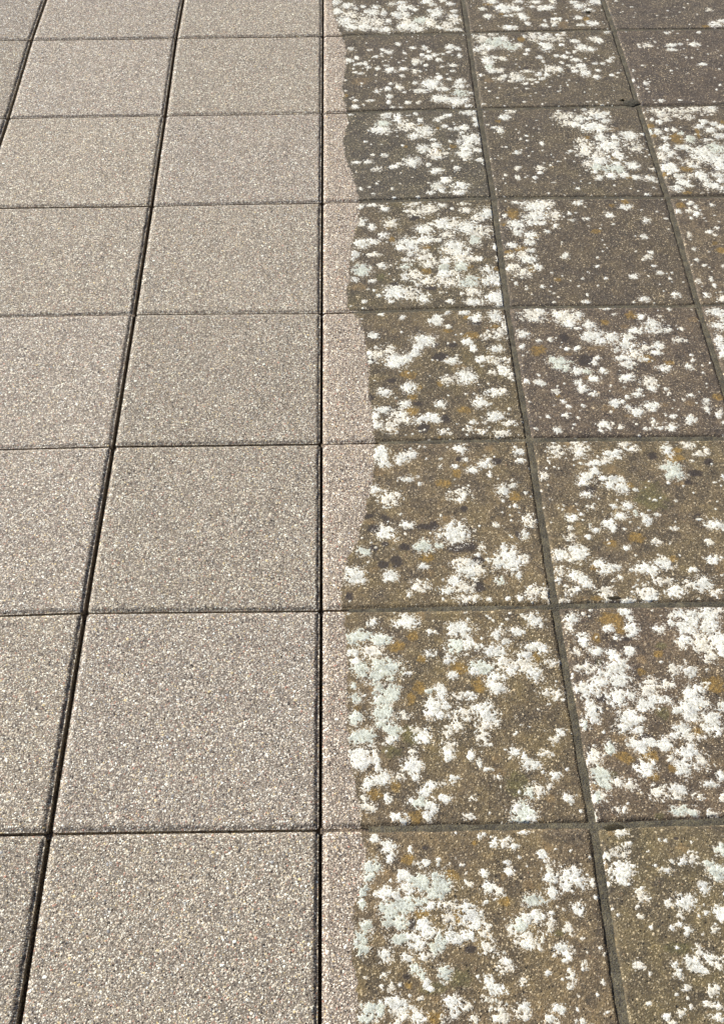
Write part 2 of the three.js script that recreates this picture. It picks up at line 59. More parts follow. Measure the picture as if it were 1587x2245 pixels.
 '3,0': [[2,472,58,32.7,28.1], [2,505,82,22.5,19.2], [2,443,190,9.8,14.5], [1,436,34,15.1,18.1], [1,437,118,7.5,10], [1,466,12,10.1,6.2], [1,579,28,13.9,23.3], [1,630,43,11.3,11.3], [1,647,46,10.1,10.3], [1,664,13,6.3,11.4], [1,741,49,12.6,12.8], [1,481,147,9.9,8.9], [1,471,208,9.8,9.6], [1,665,201,7.3,9.7], [1,608,205,22,14.5], [1,543,215,14.6,5.8], [1,509,242,13.3,18], [1,464,253,9.7,11.8], [1,546,258,8.4,5.7], [1,494,266,7.2,7.1], [0,496,41,12.6,12.9], [0,533,73,10,10.2], [0,450,83,22.5,17.7], [0,421,95,14.5,16.1], [0,554,25,7.1,9.3], [0,596,11,6.3,7.3], [0,601,34,11.4,11.4], [0,617,22,8.9,10.4], [0,645,23,6.3,9.3], [0,607,86,16.2,20.2], [0,594,70,8.8,8.1], [0,651,77,7.5,7.1], [0,689,57,13.8,9.2], [0,755,52,10.1,15.4], [0,704,94,15,19.2], [0,728,102,11.2,10.1], [0,681,116,6.2,7], [0,661,120,5,7], [0,553,102,7.5,7.5], [0,547,124,6.2,7], [0,583,143,7.4,7.9], [0,588,164,6.2,6.9], [0,648,140,9.9,8.9], [0,629,136,7.4,6.9], [0,668,143,4.4,4.9], [0,678,160,11.8,10.8], [0,638,174,5.4,5.9], [0,657,188,7.3,4.9], [0,687,189,11,10.7], [0,727,179,8.6,5.8], [0,441,155,13.6,22.1], [0,460,140,9.4,8.9], [0,449,209,14.6,10.6], [0,691,224,13.4,21.5], [0,670,219,9.7,6.7], [0,720,249,10.9,10.4], [0,729,217,7.3,5.8], [0,630,208,7.3,8.7], [0,571,232,9.7,9.5], [0,590,235,8.5,10.5], [0,575,254,8.5,6.6], [0,480,239,9.2,7.1], [0,515,254,13.3,13.2], [0,416,230,7.3,6.7], [0,559,272,6,4.7], [0,530,278,7.7,6.6], [0,530,303,5.3,4.6], [0,639,289,2.9,4.7], [3,542,43,11.3,15.4], [6,434,261,14.5,11.8], [4,537,202,7.3,6.8], [0,783,9,10.1,6.3], [0,747,180,6.9,6.8], [0,765,168,7.4,6.9], [0,770,153,4.9,8.9], [0,780,149,3.7,5.9], [0,761,241,6.1,5.7], [0,779,231,4.9,3.8]],
 '3,1': [[0,458,440,11.8,11.8], [0,443,500,9,13.4], [0,429,488,9.1,4.8], [0,474,602,8.1,7.3], [0,539,565,5.6,9.3], [0,521,694,7.4,5.3], [0,464,712,6.2,8.7], [0,505,715,6.2,6.1], [0,437,701,3.7,5.3], [0,530,780,4.4,3.4], [0,549,662,4,3.6], [0,646,457,14.3,14.7], [0,633,481,11.7,13.5], [0,676,495,32.3,21.6], [0,697,444,18.3,17.2], [0,673,453,14.3,7.3], [0,710,464,14.3,12.2], [0,665,411,6.6,5], [0,713,430,13.1,8.9], [0,688,541,12.8,21.2], [0,723,542,10.2,11.8], [0,698,578,25.4,25.5], [0,715,570,12.7,14], [0,717,623,12.6,17.3], [0,696,629,6.3,5.4], [0,759,533,19.2,18.9], [0,670,646,20,20.2], [0,688,709,14.8,15.3], [0,709,659,12.5,8.9], [0,657,717,9.8,10.9], [0,651,695,7.4,7.9], [0,718,710,11.1,10.9], [0,602,763,6.1,5.1], [0,632,686,3.7,3.5], [0,606,601,6.3,4.6], [1,478,413,10.5,9], [1,468,674,6.2,6.7], [1,523,674,9.9,9.8], [1,611,442,23.5,15.7], [1,610,473,13,12.1], [1,682,426,15.7,12.4], [1,642,581,19,18.5], [1,638,556,10.2,11.7], [1,638,609,15.1,18.3], [1,669,619,15.1,13.7], [1,643,659,11.2,13.4], [2,661,673,14.9,17.8], [2,700,683,23.6,19.9], [3,442,459,10.4,6.8], [3,652,542,10.2,8.5], [3,707,634,10,6.8], [3,729,719,9.8,6.5], [6,728,504,11.6,12], [0,794,532,6.4,5.7], [0,745,671,14.9,16.9], [0,778,725,13.5,12.2], [0,749,720,9.8,10.9], [0,761,791,6.8,5.1], [0,796,623,4.5,4.5], [0,743,561,7.6,4.7], [1,764,585,15.2,20.8], [1,792,686,7.4,6.2], [3,727,715,7.4,7.9]],
 '3,2': [[0,496,832,27,23.3], [0,488,872,26.8,17.1], [0,476,892,20,14.2], [0,441,905,18.3,19.7], [0,442,933,13.2,12.2], [0,470,945,14.8,15.5], [0,464,970,13.1,10.9], [0,499,898,11.6,8.5], [0,567,863,6.7,6.9], [0,571,889,6.7,5.7], [0,424,982,13,9.8], [0,463,999,9.1,7.5], [0,453,1031,17.7,13.2], [0,472,1063,9.6,10.4], [0,539,1023,9.7,9.6], [0,419,1119,3.8,5.1], [0,441,1137,4.4,4], [0,476,1131,5,6.1], [0,594,820,12.9,8.2], [0,604,884,6.7,5.7], [0,658,871,12.7,10.3], [0,701,841,12.8,10.4], [0,712,835,6.1,5.8], [0,663,906,4.6,4.5], [0,740,894,10,11.3], [0,725,958,8.2,7.7], [0,730,1015,6.5,7.5], [0,677,1099,8.9,10.3], [0,736,1090,7.6,7.2], [0,756,1168,10,8.9], [0,686,1179,9.9,8.9], [0,562,1185,7.7,5.9], [0,568,1163,3.1,6.9], [0,603,1062,5.1,5.2], [0,616,1106,4.4,4.1], [0,450,816,10.2,5.9], [0,420,865,6.7,8], [0,500,1082,4.8,4.1], [0,507,929,6.6,5.6], [1,518,821,15.2,11.7], [1,536,868,11.7,12.6], [1,531,908,8.3,8.4], [1,417,1020,9.7,8], [1,443,1015,9.7,10.7], [1,419,1062,12.8,13], [1,439,1081,15.9,12.9], [1,719,1033,8,7.9], [3,439,859,15.1,20.1], [3,442,994,14.6,10.8], [3,415,1004,9.1,7.5], [3,703,820,9.5,10.5], [3,619,933,12.5,7.8], [3,481,948,8.2,9.9], [3,460,1068,9.6,13], [3,513,862,8.4,6.9], [3,670,834,6.7,8.1], [3,509,1108,7.9,7.7], [3,413,901,6.6,9]],
 '3,3': [[0,459,1214,8.7,9.1], [0,443,1241,8.6,6.7], [0,495,1231,8.6,11.3], [0,516,1257,10,12.5], [0,531,1273,8.6,4.4], [0,543,1224,8.1,9.1], [0,559,1264,13.7,14.2], [0,604,1207,11.6,5.5], [0,419,1289,11.9,12.3], [0,471,1308,6.2,6.9], [0,448,1310,6.2,5.2], [0,411,1328,6.2,8.6], [0,500,1337,5.6,6.8], [0,522,1336,6.7,7.7], [0,563,1298,21.2,17.4], [0,548,1304,12.7,12.2], [0,596,1305,14.1,16.5], [0,575,1313,14.1,10.8], [0,671,1238,9.2,9.9], [0,688,1272,18.5,22.1], [0,689,1259,12.9,13.3], [0,705,1286,9.9,7], [0,719,1284,8.5,7.9], [0,648,1285,14.2,9.7], [0,633,1304,12.7,10.9], [0,627,1328,15.5,19.3], [0,602,1342,7.8,8.5], [0,689,1331,11.2,10.7], [0,682,1355,9.8,7.6], [0,614,1370,16.7,8.4], [0,616,1387,14.4,11.7], [0,652,1375,11.1,5], [0,512,1405,12.4,11.5], [0,559,1366,6.7,5.9], [0,551,1381,6.1,9.2], [0,564,1408,8.8,8.2], [0,542,1432,10.4,12.2], [0,511,1438,7.6,8.9], [0,518,1458,10.9,10], [0,535,1474,8.7,7.1], [0,515,1464,6.8,6], [0,432,1438,12.3,8.1], [0,409,1433,6,7.3], [0,463,1465,6,7.2], [0,473,1495,6.7,5.5], [0,483,1510,5.9,4.7], [0,511,1507,5.4,4.7], [0,608,1428,13.7,11.4], [0,654,1461,8.7,8.8], [0,623,1477,10.3,8.7], [0,629,1465,6,5.6], [0,601,1486,5.4,5.5], [0,574,1501,11.3,11], [0,590,1496,4.8,5.5], [0,599,1512,7.5,6.2], [0,612,1526,13.9,12.4], [0,643,1509,14.7,10.9], [0,644,1524,6.7,4.6], [0,689,1401,14.3,10.7], [0,740,1398,8.8,9.1], [0,681,1541,7.4,6.9], [0,727,1483,7.6,5.5], [0,754,1500,6.7,7], [0,752,1523,8.5,9.7], [0,711,1553,11.1,10.6], [0,673,1571,11.8,10.5], [0,650,1574,4.7,4.5], [0,624,1574,6.6,5.3], [0,544,1562,10.6,12.1], [0,453,1575,7.4,7.5], [0,536,1579,5.3,4.5], [0,440,1535,4.3,5.4], [0,770,1539,6.6,7.7], [0,774,1562,5.3,5.3], [0,751,1378,5,4.2], [0,752,1363,3.3,3.4], [0,733,1217,4,4.5], [0,681,1462,4.9,4.8], [0,600,1456,4.9,4], [0,574,1451,3.3,4], [0,623,1436,4.1,3.2], [0,606,1592,3.1,3.7], [0,615,1230,5.8,4.5], [1,443,1225,21.7,18.1], [1,512,1234,21.6,20.3], [1,661,1341,11.2,12.8], [1,636,1358,16.7,10.6], [1,652,1441,12.3,11.3], [1,735,1315,11.3,6.9], [1,641,1559,6.6,8.3], [1,575,1567,5.3,5.3], [1,474,1534,5.9,5.8], [1,776,1528,5.3,5.4], [1,746,1281,5.1,6.2], [1,684,1474,5.4,4], [2,481,1375,20.8,12.6], [2,483,1392,15.2,10.4], [2,489,1402,6.9,5.8], [2,469,1370,11.1,10.5], [2,532,1407,11,7.4], [3,443,1342,14,14.9], [3,591,1254,8.6,9.8], [3,649,1233,14.4,12.6], [3,657,1371,15.3,12.6], [3,702,1385,11.1,8.3], [3,464,1477,6.8,7.1], [3,779,1487,12.1,9.9], [6,629,1269,10,6.2], [6,546,1338,11.2,7.7], [6,572,1335,9.8,6.8], [6,502,1354,11.2,6.8], [6,560,1516,13.4,11.6], [6,600,1539,13.3,5.4], [6,724,1505,13.4,7], [6,779,1250,12.9,8.9], [6,531,1426,11,6.1], [6,667,1509,10.7,6.2], [6,535,1250,7.2,8.9], [4,501,1303,9.9,15.2], [4,534,1372,18.1,16.8], [4,508,1265,5.7,4.4], [4,719,1271,11.4,5.3]],
 '3,4': [[0,485,1633,9.3,8.1], [0,549,1639,15,11.3], [0,516,1661,16.1,6.4], [0,501,1664,9.2,4.5], [0,653,1631,9.7,15.6], [0,508,1683,9.1,9.5], [0,492,1699,13.6,14.1], [0,481,1714,11.3,6.8], [0,486,1742,10.8,7.9], [0,521,1704,8.6,7.5], [0,543,1706,15.9,9.4], [0,529,1720,10.2,9.9], [0,551,1727,10.8,12.9], [0,576,1733,5.4,4.3], [0,530,1773,6.7,5.4], [0,554,1772,12.2,9.6], [0,538,1796,13.2,8.9], [0,584,1810,10.6,10], [0,603,1795,5.5,4.1], [0,450,1800,9.9,8.8], [0,468,1790,4.9,4.2], [0,513,1815,11,11.1], [0,520,1828,6.6,7], [0,489,1829,7.7,6.4], [0,480,1817,3.1,7.3], [0,563,1826,5.3,3.5], [0,473,1845,6.5,5.2], [0,536,1871,6.5,6.2], [0,417,1884,12.5,11.8], [0,452,1876,12.9,12.7], [0,446,1889,10.7,9.8], [0,486,1908,12.8,10.5], [0,493,1921,12.8,11], [0,510,1917,11.7,9.6], [0,561,1920,20.2,12.3], [0,571,1923,10.6,11], [0,589,1906,9.6,7.7], [0,601,1912,13.9,9.6], [0,643,1924,10.2,5.5], [0,683,1902,11.1,9.4], [0,654,1956,16.8,14.8], [0,701,1821,14.2,11.1], [0,714,1824,8.8,10.2], [0,677,1808,5.5,2.9], [0,440,1933,12.3,10.9], [0,449,1941,9.5,10.8], [0,456,1954,10.5,10.2], [0,438,1963,8.4,5.3], [0,409,1938,4.7,5.4], [0,559,1984,12.5,10.5], [0,605,1972,14.6,10.6], [0,616,1966,8.4,5.3], [0,520,1991,11.4,8.4], [0,743,1707,3.4,7.8], [0,608,1760,4,3], [1,445,1630,13.9,14.7], [1,488,1623,15.1,18], [1,532,1658,9.2,6.4], [1,576,1615,11.6,8.2], [1,588,1627,9.3,6.5], [1,446,1823,5.5,4.1], [1,441,1843,8.7,7.2], [1,413,1692,6.8,9.4], [1,594,1860,7.6,6.3], [1,435,1891,17.2,12.6], [1,597,1898,6,5.6], [1,425,1965,9.4,9.3], [1,414,1921,9.6,8.2], [1,554,1976,15.7,15.9], [1,590,1950,14.7,7.5], [1,489,1972,10.5,11.9], [1,674,1974,8.4,6.6], [1,504,1943,4.2,3.8], [1,726,1636,6.9,7.1], [1,692,1620,11.6,8.2], [1,711,1643,9.2,6.5], [1,630,1828,6.6,4.1], [1,686,1864,5.4,6.2], [1,490,1775,6.7,6.6], [1,631,1957,6.3,6.7], [1,414,1986,8.3,6.6], [2,652,1676,17.2,12.1], [2,652,1698,16.4,12.5], [2,668,1697,6.8,7.8], [2,568,1788,4.9,8.3], [3,662,1655,20.7,12.2], [3,671,1633,10.4,7.2], [3,557,1848,17.4,12.9], [3,512,1859,11.9,10], [3,568,1722,6.8,6.8], [3,615,1899,7.5,6.7], [3,473,1915,6,6.9], [3,467,1983,12.5,6.6], [6,658,1718,10.2,7.4], [6,460,1815,6.1,5.8], [6,692,1925,10.6,12.3], [6,698,1903,6.4,8.3], [6,444,1984,12.5,6.6], [6,542,1683,10.3,11.1], [6,454,1779,13.3,9], [6,601,1715,6.8,6.2], [6,467,1611,8.2,6.6], [6,556,1699,6.8,6.3], [4,492,1730,10.8,9.8], [4,622,1646,10.4,9.7], [4,725,1665,9.2,9.6], [4,694,1693,12.5,8.8], [4,676,1716,9,6.2], [4,499,1992,11.4,4.7], [4,678,1796,5.5,4.1], [5,601,1752,29.1,33.4]],
 '3,5': [[0,421,2023,10.3,10.5], [0,432,2067,10.1,11.3], [0,436,2079,7.3,6.7], [0,451,2093,13.7,8.9], [0,511,2014,11.2,7.5], [0,518,2028,7.5,8.1], [0,517,2049,10.2,13.7], [0,479,2047,8.9,7.3], [0,489,2066,7.4,5.4], [0,564,2050,12,7.8], [0,585,2040,5.6,6.5], [0,478,2102,10.9,11.1], [0,474,2128,21.6,15.2], [0,480,2150,17,17.1], [0,462,2139,12.6,13], [0,451,2154,14.3,10.7], [0,492,2120,9,10.9], [0,425,2168,17.8,14.8], [0,436,2158,12.5,8.5], [0,471,2184,18.6,15.7], [0,495,2180,8.9,9.5], [0,427,2196,8.8,14.6], [0,428,2214,10.5,10.3], [0,433,2225,6.1,6.1], [0,443,2207,4.4,6.2], [0,505,2094,10,8], [0,483,2218,15.7,14.3], [0,492,2226,12.2,12.2], [0,475,2238,15.6,9.1], [0,493,2244,10.4,9.1], [0,487,2230,15.7,12.2], [0,517,2198,19.4,11.4], [0,548,2190,11.5,8.4], [0,529,2190,8.8,10.4], [0,511,2202,14.1,8.3], [0,605,2021,16.8,11.7], [0,622,2019,13.1,9.3], [0,607,2049,13.9,16], [0,619,2037,11.1,16.2], [0,601,2071,11,10.2], [0,650,2022,16.8,14], [0,652,2040,16.7,12.7], [0,642,2054,12.9,11.4], [0,654,2073,16.5,13.5], [0,657,2093,9.1,13.4], [0,595,2138,11.7,11.9], [0,591,2181,14.2,16.8], [0,595,2195,17.6,16.6], [0,582,2208,14,18.6], [0,603,2170,12.4,8.5], [0,587,2220,8.7,12.3], [0,613,2227,14.8,18.3], [0,615,2243,11.3,12.1], [0,603,2243,10.4,10.1], [0,565,2247,15.6,11], [0,556,2254,8.6,6], [0,534,2269,12,10.9], [0,495,2274,11.2,11.8], [0,508,2267,12,8.9], [0,484,2266,8.6,7.9], [0,497,2282,6.8,5.9], [0,562,2286,15.4,9.8], [0,571,2280,8.6,9.8], [0,552,2311,12.7,15.4], [0,556,2317,6.8,13.4], [0,497,2310,15.3,11.5], [0,494,2319,10.1,9.5], [0,539,2349,13.4,9.3], [0,588,2342,10.9,6.6], [0,608,2327,8.4,8.5], [0,636,2203,7,9.3], [0,562,2211,5.6,6.2], [0,532,2279,5.1,4.9], [1,414,2046,6.5,8], [1,419,2094,6.4,7.8], [1,433,2125,13.5,9.8], [1,523,2173,13.3,10.6], [1,552,2161,10.7,7.5], [1,529,2156,10.7,8.5], [1,591,2084,7.3,6.7], [1,630,2077,14.7,11.3], [1,629,2090,11,11.2], [1,635,2110,9.1,9.9], [1,571,2133,8.1,10.8], [1,577,2260,13.8,5], [1,584,2302,11,11.6], [1,424,2357,8.3,6.5], [1,422,2286,9.4,9.8], [1,415,2300,6,5.8], [1,449,2333,6.7,7.6], [1,467,2341,10.1,7.5], [1,507,2352,10,11.2], [1,535,2354,10,9.3], [1,583,2390,6.6,5.4], [1,447,2384,8.3,5.5], [1,567,2360,6.7,5.6], [1,668,2015,11.2,5.9], [1,535,2297,5.1,4.8], [1,602,2363,5,5.6], [2,413,2234,7,10.1], [2,426,2321,12.7,13.3], [2,427,2335,13.4,8.5], [2,418,2317,8.5,7.6], [2,433,2342,6.7,5.6], [2,415,2359,8.3,10.2], [2,446,2277,8.6,11.8], [2,536,2384,18.2,7.3], [2,552,2388,8.2,5.5], [2,406,2388,6.6,7.3], [3,489,2032,21.4,16.2], [3,499,2051,9.2,11.4], [3,630,2162,17.8,17], [3,466,2293,12.8,9.7], [3,505,2292,13.6,11.7], [3,518,2138,7.2,8.6], [3,553,2101,7.3,8.9], [3,587,2250,9.5,8], [3,456,2068,6.4,9.1], [3,539,2314,8.5,9.6], [3,506,2327,7.6,8.5], [6,464,2260,12.1,8], [6,524,2110,9.1,8.8], [6,424,2224,7,6.1], [6,414,2342,8.4,7.5], [5,540,2213,10.5,12.3], [5,453,2115,5.4,6.6], [5,560,2084,11,6.7], [5,443,2322,6.8,7.6], [5,501,2392,8.2,5.4], [4,446,2184,8.9,8.4], [4,503,2257,10.4,5], [4,504,2069,9.2,6.8]],
 '3,6': [[0,431,2482,16.2,12.4], [0,433,2468,11.7,7], [0,433,2492,10.3,6.8], [0,411,2497,4.1,3.5], [0,521,2466,7.8,6.3], [0,496,2479,8,5.2], [0,516,2525,12.7,12], [0,510,2533,8.9,6], [0,545,2506,8.7,8.1], [0,561,2542,10.1,10.5], [0,563,2550,6.3,6.5], [0,499,2559,5,3.9], [0,490,2564,4.4,3.9], [0,513,2566,6.9,5.2], [0,508,2573,4.4,3.9], [0,506,2614,10.5,8.7], [0,502,2610,7.4,6.2], [0,482,2615,5.5,5.6], [0,485,2628,7.3,6.2], [0,532,2606,8.6,7.5], [0,517,2623,8.6,6.2], [0,460,2685,5.4,4.7], [1,435,2448,10.5,7.1], [1,445,2439,5.3,7.1], [1,455,2515,7.9,8.1], [1,536,2462,7.8,8.4], [1,491,2527,4.5,6], [1,519,2597,5.6,6.3], [1,541,2618,7.4,5.6], [1,549,2610,4.9,6.2], [1,435,2615,6.2,6.2], [1,448,2546,3.8,3.3], [1,522,2687,7.2,4.7], [1,517,2670,4.8,3.6], [1,530,2672,6,3.6], [1,480,2680,4.8,5.9], [1,528,2651,6.1,6.7], [1,493,2648,4.9,3.6], [1,437,2418,5.3,7.2], [1,446,2416,5.3,5.8], [1,495,2673,3,3], [1,465,2693,4.8,2.9], [1,413,2453,5.2,5.6], [1,541,2456,5.2,4.2], [1,549,2570,6.3,5.2], [1,503,2547,4.4,3.9], [2,570,2482,12.9,12.4], [2,559,2470,7.8,6.3], [2,582,2450,7.9,8.5], [2,572,2491,7.7,6.9], [6,426,2417,6.6,5.8], [6,526,2443,9.2,7.1], [6,410,2472,4.5,6.2], [6,527,2590,6.2,3.2], [5,492,2592,18.6,8.9], [4,520,2429,4,2.6]],
 '4,-1': [[0,1092,-29,15.3,15.9], [0,1113,-45,11.5,10.7], [1,1091,-113,7.8,8.2], [3,1060,-17,11.5,7.4]],
 '4,0': [[0,948,19,7.1,7.3], [0,1035,18,5.6,7.3], [0,905,69,4,5.1], [0,946,86,15.5,8.1], [0,945,111,14.9,8], [0,973,82,5,7.1], [0,1010,83,13.7,11.1], [0,997,57,3.8,5.1], [0,1011,193,11.7,6.8], [0,822,221,4.4,5.8], [0,812,268,4.3,7.5], [0,843,286,6.7,10.3], [0,868,374,9.4,7.2], [0,1035,301,5.3,4.6], [0,1021,324,3.3,3.7], [0,851,194,3.7,3.9], [0,841,315,4.3,3.7], [0,975,155,3.7,4.9], [0,990,157,3.7,3.9], [0,821,306,2.9,4.6], [0,812,340,3.6,6.4], [0,917,373,5.9,3.6], [1,877,86,15,10.1]],
 '4,1': [[0,990,416,10.5,10], [0,829,463,5.7,8.8], [0,844,476,7.8,9.7], [0,952,474,7.8,6.8], [0,834,521,11.6,13.3], [0,857,512,7.7,7.2], [0,875,513,8.2,10.5], [0,847,549,8.9,7.5], [0,885,593,19,11.5], [0,938,500,12.9,9.6], [0,967,516,16.7,14.3], [0,993,504,10.3,12], [0,981,487,10.3,8.7], [0,982,545,14.1,11.8], [0,947,562,10.2,6.5], [0,836,599,11.4,18.4], [0,844,624,13.8,13.6], [0,844,580,6.3,7], [0,926,618,27.7,22.8], [0,945,645,30,27], [0,909,640,15,11.3], [0,954,677,14.9,22.2], [0,893,680,12.4,6.7], [0,830,680,19.8,17.7], [0,848,694,7.4,6.6], [0,827,707,6.2,5.3], [0,847,716,12.3,8.7], [0,901,716,14.8,17.5], [0,905,731,9.8,7.8], [0,943,717,14.8,13.1], [0,943,739,9.8,10.8], [0,851,745,14.7,12.9], [0,865,760,9.7,6], [0,910,755,14.6,17.2], [0,928,764,14.6,12.8], [0,834,768,15.8,11.9], [0,939,769,9.7,10.7], [0,861,641,4.5,4.5], [0,960,477,7.8,6.8], [1,836,421,10.5,8.9], [1,859,432,15.7,14.8], [1,887,420,13.1,9.9], [1,912,426,11.8,10.9], [1,945,419,15.7,10.9], [1,978,425,15.7,14.9], [1,864,459,10.4,12.2], [1,892,445,10.4,9.8], [1,925,456,13,10.8], [1,891,664,18.7,13.4], [1,873,719,8.6,8.7], [1,823,633,10,15.8], [2,815,518,5.7,11.9], [2,905,556,12.7,16.4], [2,889,530,7.7,9.5], [2,960,600,20.2,25.3], [3,876,558,19.1,25.7], [3,821,494,10.3,9.6], [3,930,534,6.4,23.7], [3,821,540,7.7,7.5], [3,872,688,14.9,11], [3,816,709,6.2,7.9], [3,1003,483,6.5,9.7], [3,855,788,9.7,6.3]],
 '4,2': [[0,821,860,8,6.9], [0,863,845,6.1,8.1], [0,861,872,10,8], [0,854,830,6.8,8.2], [0,902,838,6.7,7], [0,845,887,4,4.5], [0,875,942,9.2,7.7], [0,894,928,5.9,6.7], [0,828,1004,6.5,6.4], [0,826,1047,5.8,7.4], [0,844,1115,4.4,7.1], [0,846,1135,3.8,7.6], [1,847,857,7.4,8.6], [1,828,955,4.9,11], [1,855,1181,7.8,8.9], [1,815,1119,4.7,7.1], [1,823,1170,6.2,6.9], [1,879,1069,5.7,5.2], [3,879,984,9.1,7.6], [3,885,1011,11.3,9.6], [3,830,839,11.8,11.6]],
 '4,3': [[0,826,1224,17.3,11.3], [0,839,1232,11.5,13.5], [0,825,1272,12.8,11.1], [0,818,1328,9.8,25.8], [0,816,1358,7,12.7], [0,840,1254,5.7,6.7]],
};
// clods in the joints: x, z, half sizes, height (mm), 1 = moss, name, label
const CLODS = [
  [788, 381, 21, 4.5, 15, -1, 0, "earth_clod", "flat grey clod of earth at the joint crossing near the upper right"],
  [767, 371, 6, 5, 4, -1, 1, "moss_clump", "tiny dark moss clump beside the flat grey earth clod"],
  [498, 1983, 15, 3, 4, -2, 1, "moss_clump_001", "dark moss clump in the cross joint right of the middle long joint"],
  [747, -106, 7, 4, 5, 0, 1, "moss_clump_002", "dark moss clump on the slab at the top edge, among white lichen"],
  [432, 2410, 16, 2.5, 5, -2, 1, "moss_clump_003", "dark moss in the nearest cross joint at the lower right"],
];

// ---------------------------------------------------------------- seeded noise
function rng(seed) { let a = seed >>> 0; return () => { a = (a + 0x6D2B79F5) >>> 0; let t = a; t = Math.imul(t ^ (t >>> 15), t | 1); t ^= t + Math.imul(t ^ (t >>> 7), t | 61); return ((t ^ (t >>> 14)) >>> 0) / 4294967296; }; }
const clamp = (v, a, b) => v < a ? a : v > b ? b : v;
const smooth = (a, b, v) => { const t = clamp((v - a) / (b - a), 0, 1); return t * t * (3 - 2 * t); };
function tileNoise(cells, octaves, seed, gain = 0.5) {           // periodic value noise on a 1024 grid, 0..1
  const T = 1024, out = new Float32Array(T * T);
  let amp = 1, tot = 0;
  for (let o = 0; o < octaves; o++, cells *= 2, amp *= gain) {
    const r = rng(seed + o * 977), lat = new Float32Array(cells * cells);
    for (let i = 0; i < lat.length; i++) lat[i] = r();
    const k = cells / T; tot += amp;
    for (let y = 0; y < T; y++) {
      const fy = y * k, iy = fy | 0; let ty = fy - iy; ty = ty * ty * (3 - 2 * ty);
      const r0 = (iy % cells) * cells, r1 = ((iy + 1) % cells) * cells;
      for (let x = 0; x < T; x++) {
        const fx = x * k, ix = fx | 0; let tx = fx - ix; tx = tx * tx * (3 - 2 * tx);
        const x0 = ix % cells, x1 = (ix + 1) % cells;
        const a = lat[r0 + x0] + (lat[r0 + x1] - lat[r0 + x0]) * tx, b = lat[r1 + x0] + (lat[r1 + x1] - lat[r1 + x0]) * tx;
        out[y * T + x] += amp * (a + (b - a) * ty);
      }
    }
  }
  for (let i = 0; i < out.length; i++) out[i] = clamp((out[i] / tot - 0.5) * 1.6 + 0.5, 0, 1);
  return out;
}
const NA = tileNoise(16, 5, 11), NB = tileNoise(128, 3, 23, 0.7), NC = tileNoise(32, 4, 37), ND = tileNoise(256, 2, 41, 0.8);
const at = (n, x, y) => n[((y | 0) & 1023) * 1024 + ((x | 0) & 1023)];
const big = 1 << 20;                                              // keeps lookups positive
// noise by place: x, z in mm; wl = size in mm of one cell of the noise
function lookup(n, cells, x, z, wl) { const s = 1024 / cells / wl; return at(n, x * s + big, z * s + big); }
const coarse = (x, z, wl) => lookup(NA, 16, x, z, wl), mid = (x, z, wl) => lookup(NC, 32, x, z, wl), fine = (x, z, wl) => lookup(NB, 128, x, z, wl), grit = (x, z, wl) => lookup(ND, 256, x, z, wl);

// ---------------------------------------------------------------- the layout of the paving (mm)
const S = 400, C0 = -3, C1 = 6, R0 = -2, R1 = 8;                  // slab columns and rows
const gapV = { 0: 8, 1: 8, 2: 5.5, 3: 5.5, 4: 6 }, gapH = { 0: 3.5, 1: 3.5, 2: 4, 3: 3, 4: 4.2, 5: 4, 6: 5 };
function crossing(c, r) {
  const k = CROSS[c + ',' + r]; if (k) return k;
  const q = rng(c * 131 + r * 7919 + 5000);
  return [(c - 2) * S + (q() - 0.5) * 5, r * S + (q() - 0.5) * 5];
}
const edgePts = [...CLEAN_EDGE].sort((a, b) => a[1] - b[1]);
function cleanEdge(z) {
  if (z <= edgePts[0][1]) return edgePts[0][0] + 14 * (coarse(7, z, 160) - 0.5) * clamp((edgePts[0][1] - z) / 60, 0, 1);
  for (let i = 1; i < edgePts.length; i++) if (z <= edgePts[i][1]) {
    const [x0, z0] = edgePts[i - 1], [x1, z1] = edgePts[i]; return x0 + (x1 - x0) * (z - z0) / (z1 - z0 || 1);
  }
  return edgePts[edgePts.length - 1][0] + 16 * (coarse(7, z, 160) - 0.5);
}
const dirtAt = (x, z) => smooth(-1.6, 1.6, x - cleanEdge(z) + (fine(x, z, 5) - 0.5) * 7 + (mid(x, z, 20) - 0.5) * 6);

function slabInfo(c, r) {
  const q = rng(c * 1013 + r * 3571 + 77);
  const gv = i => (gapV[i] ?? 5) / 2, gh = i => (gapH[i] ?? 4) / 2;
  const P = [[c, r, 1, 1], [c + 1, r, -1, 1], [c, r + 1, 1, -1], [c + 1, r + 1, -1, -1]].map(([a, b, sx, sz]) => {
    const [x, z] = crossing(a, b); return [x + sx * gv(a), z + sz * gh(b)];
  });
  const cx = (P[0][0] + P[1][0] + P[2][0] + P[3][0]) / 4, cz = (P[0][1] + P[1][1] + P[2][1] + P[3][1]) / 4;
  const s = { c, r, P, cx, cz, seed: c * 317 + r * 911, lift: (q() - 0.5) * 1.2, tx: (q() - 0.5) * 1.6, tz: (q() - 0.5) * 1.6, bevel: 6 + q() * 1.5, drop: 3.9 + q() * 0.9, dropZ: 2.5 + q() * 1.4 };
  s.w = ((P[1][0] - P[0][0]) + (P[3][0] - P[2][0])) / 2; s.d = ((P[2][1] - P[0][1]) + (P[3][1] - P[1][1])) / 2;
  return s;
}
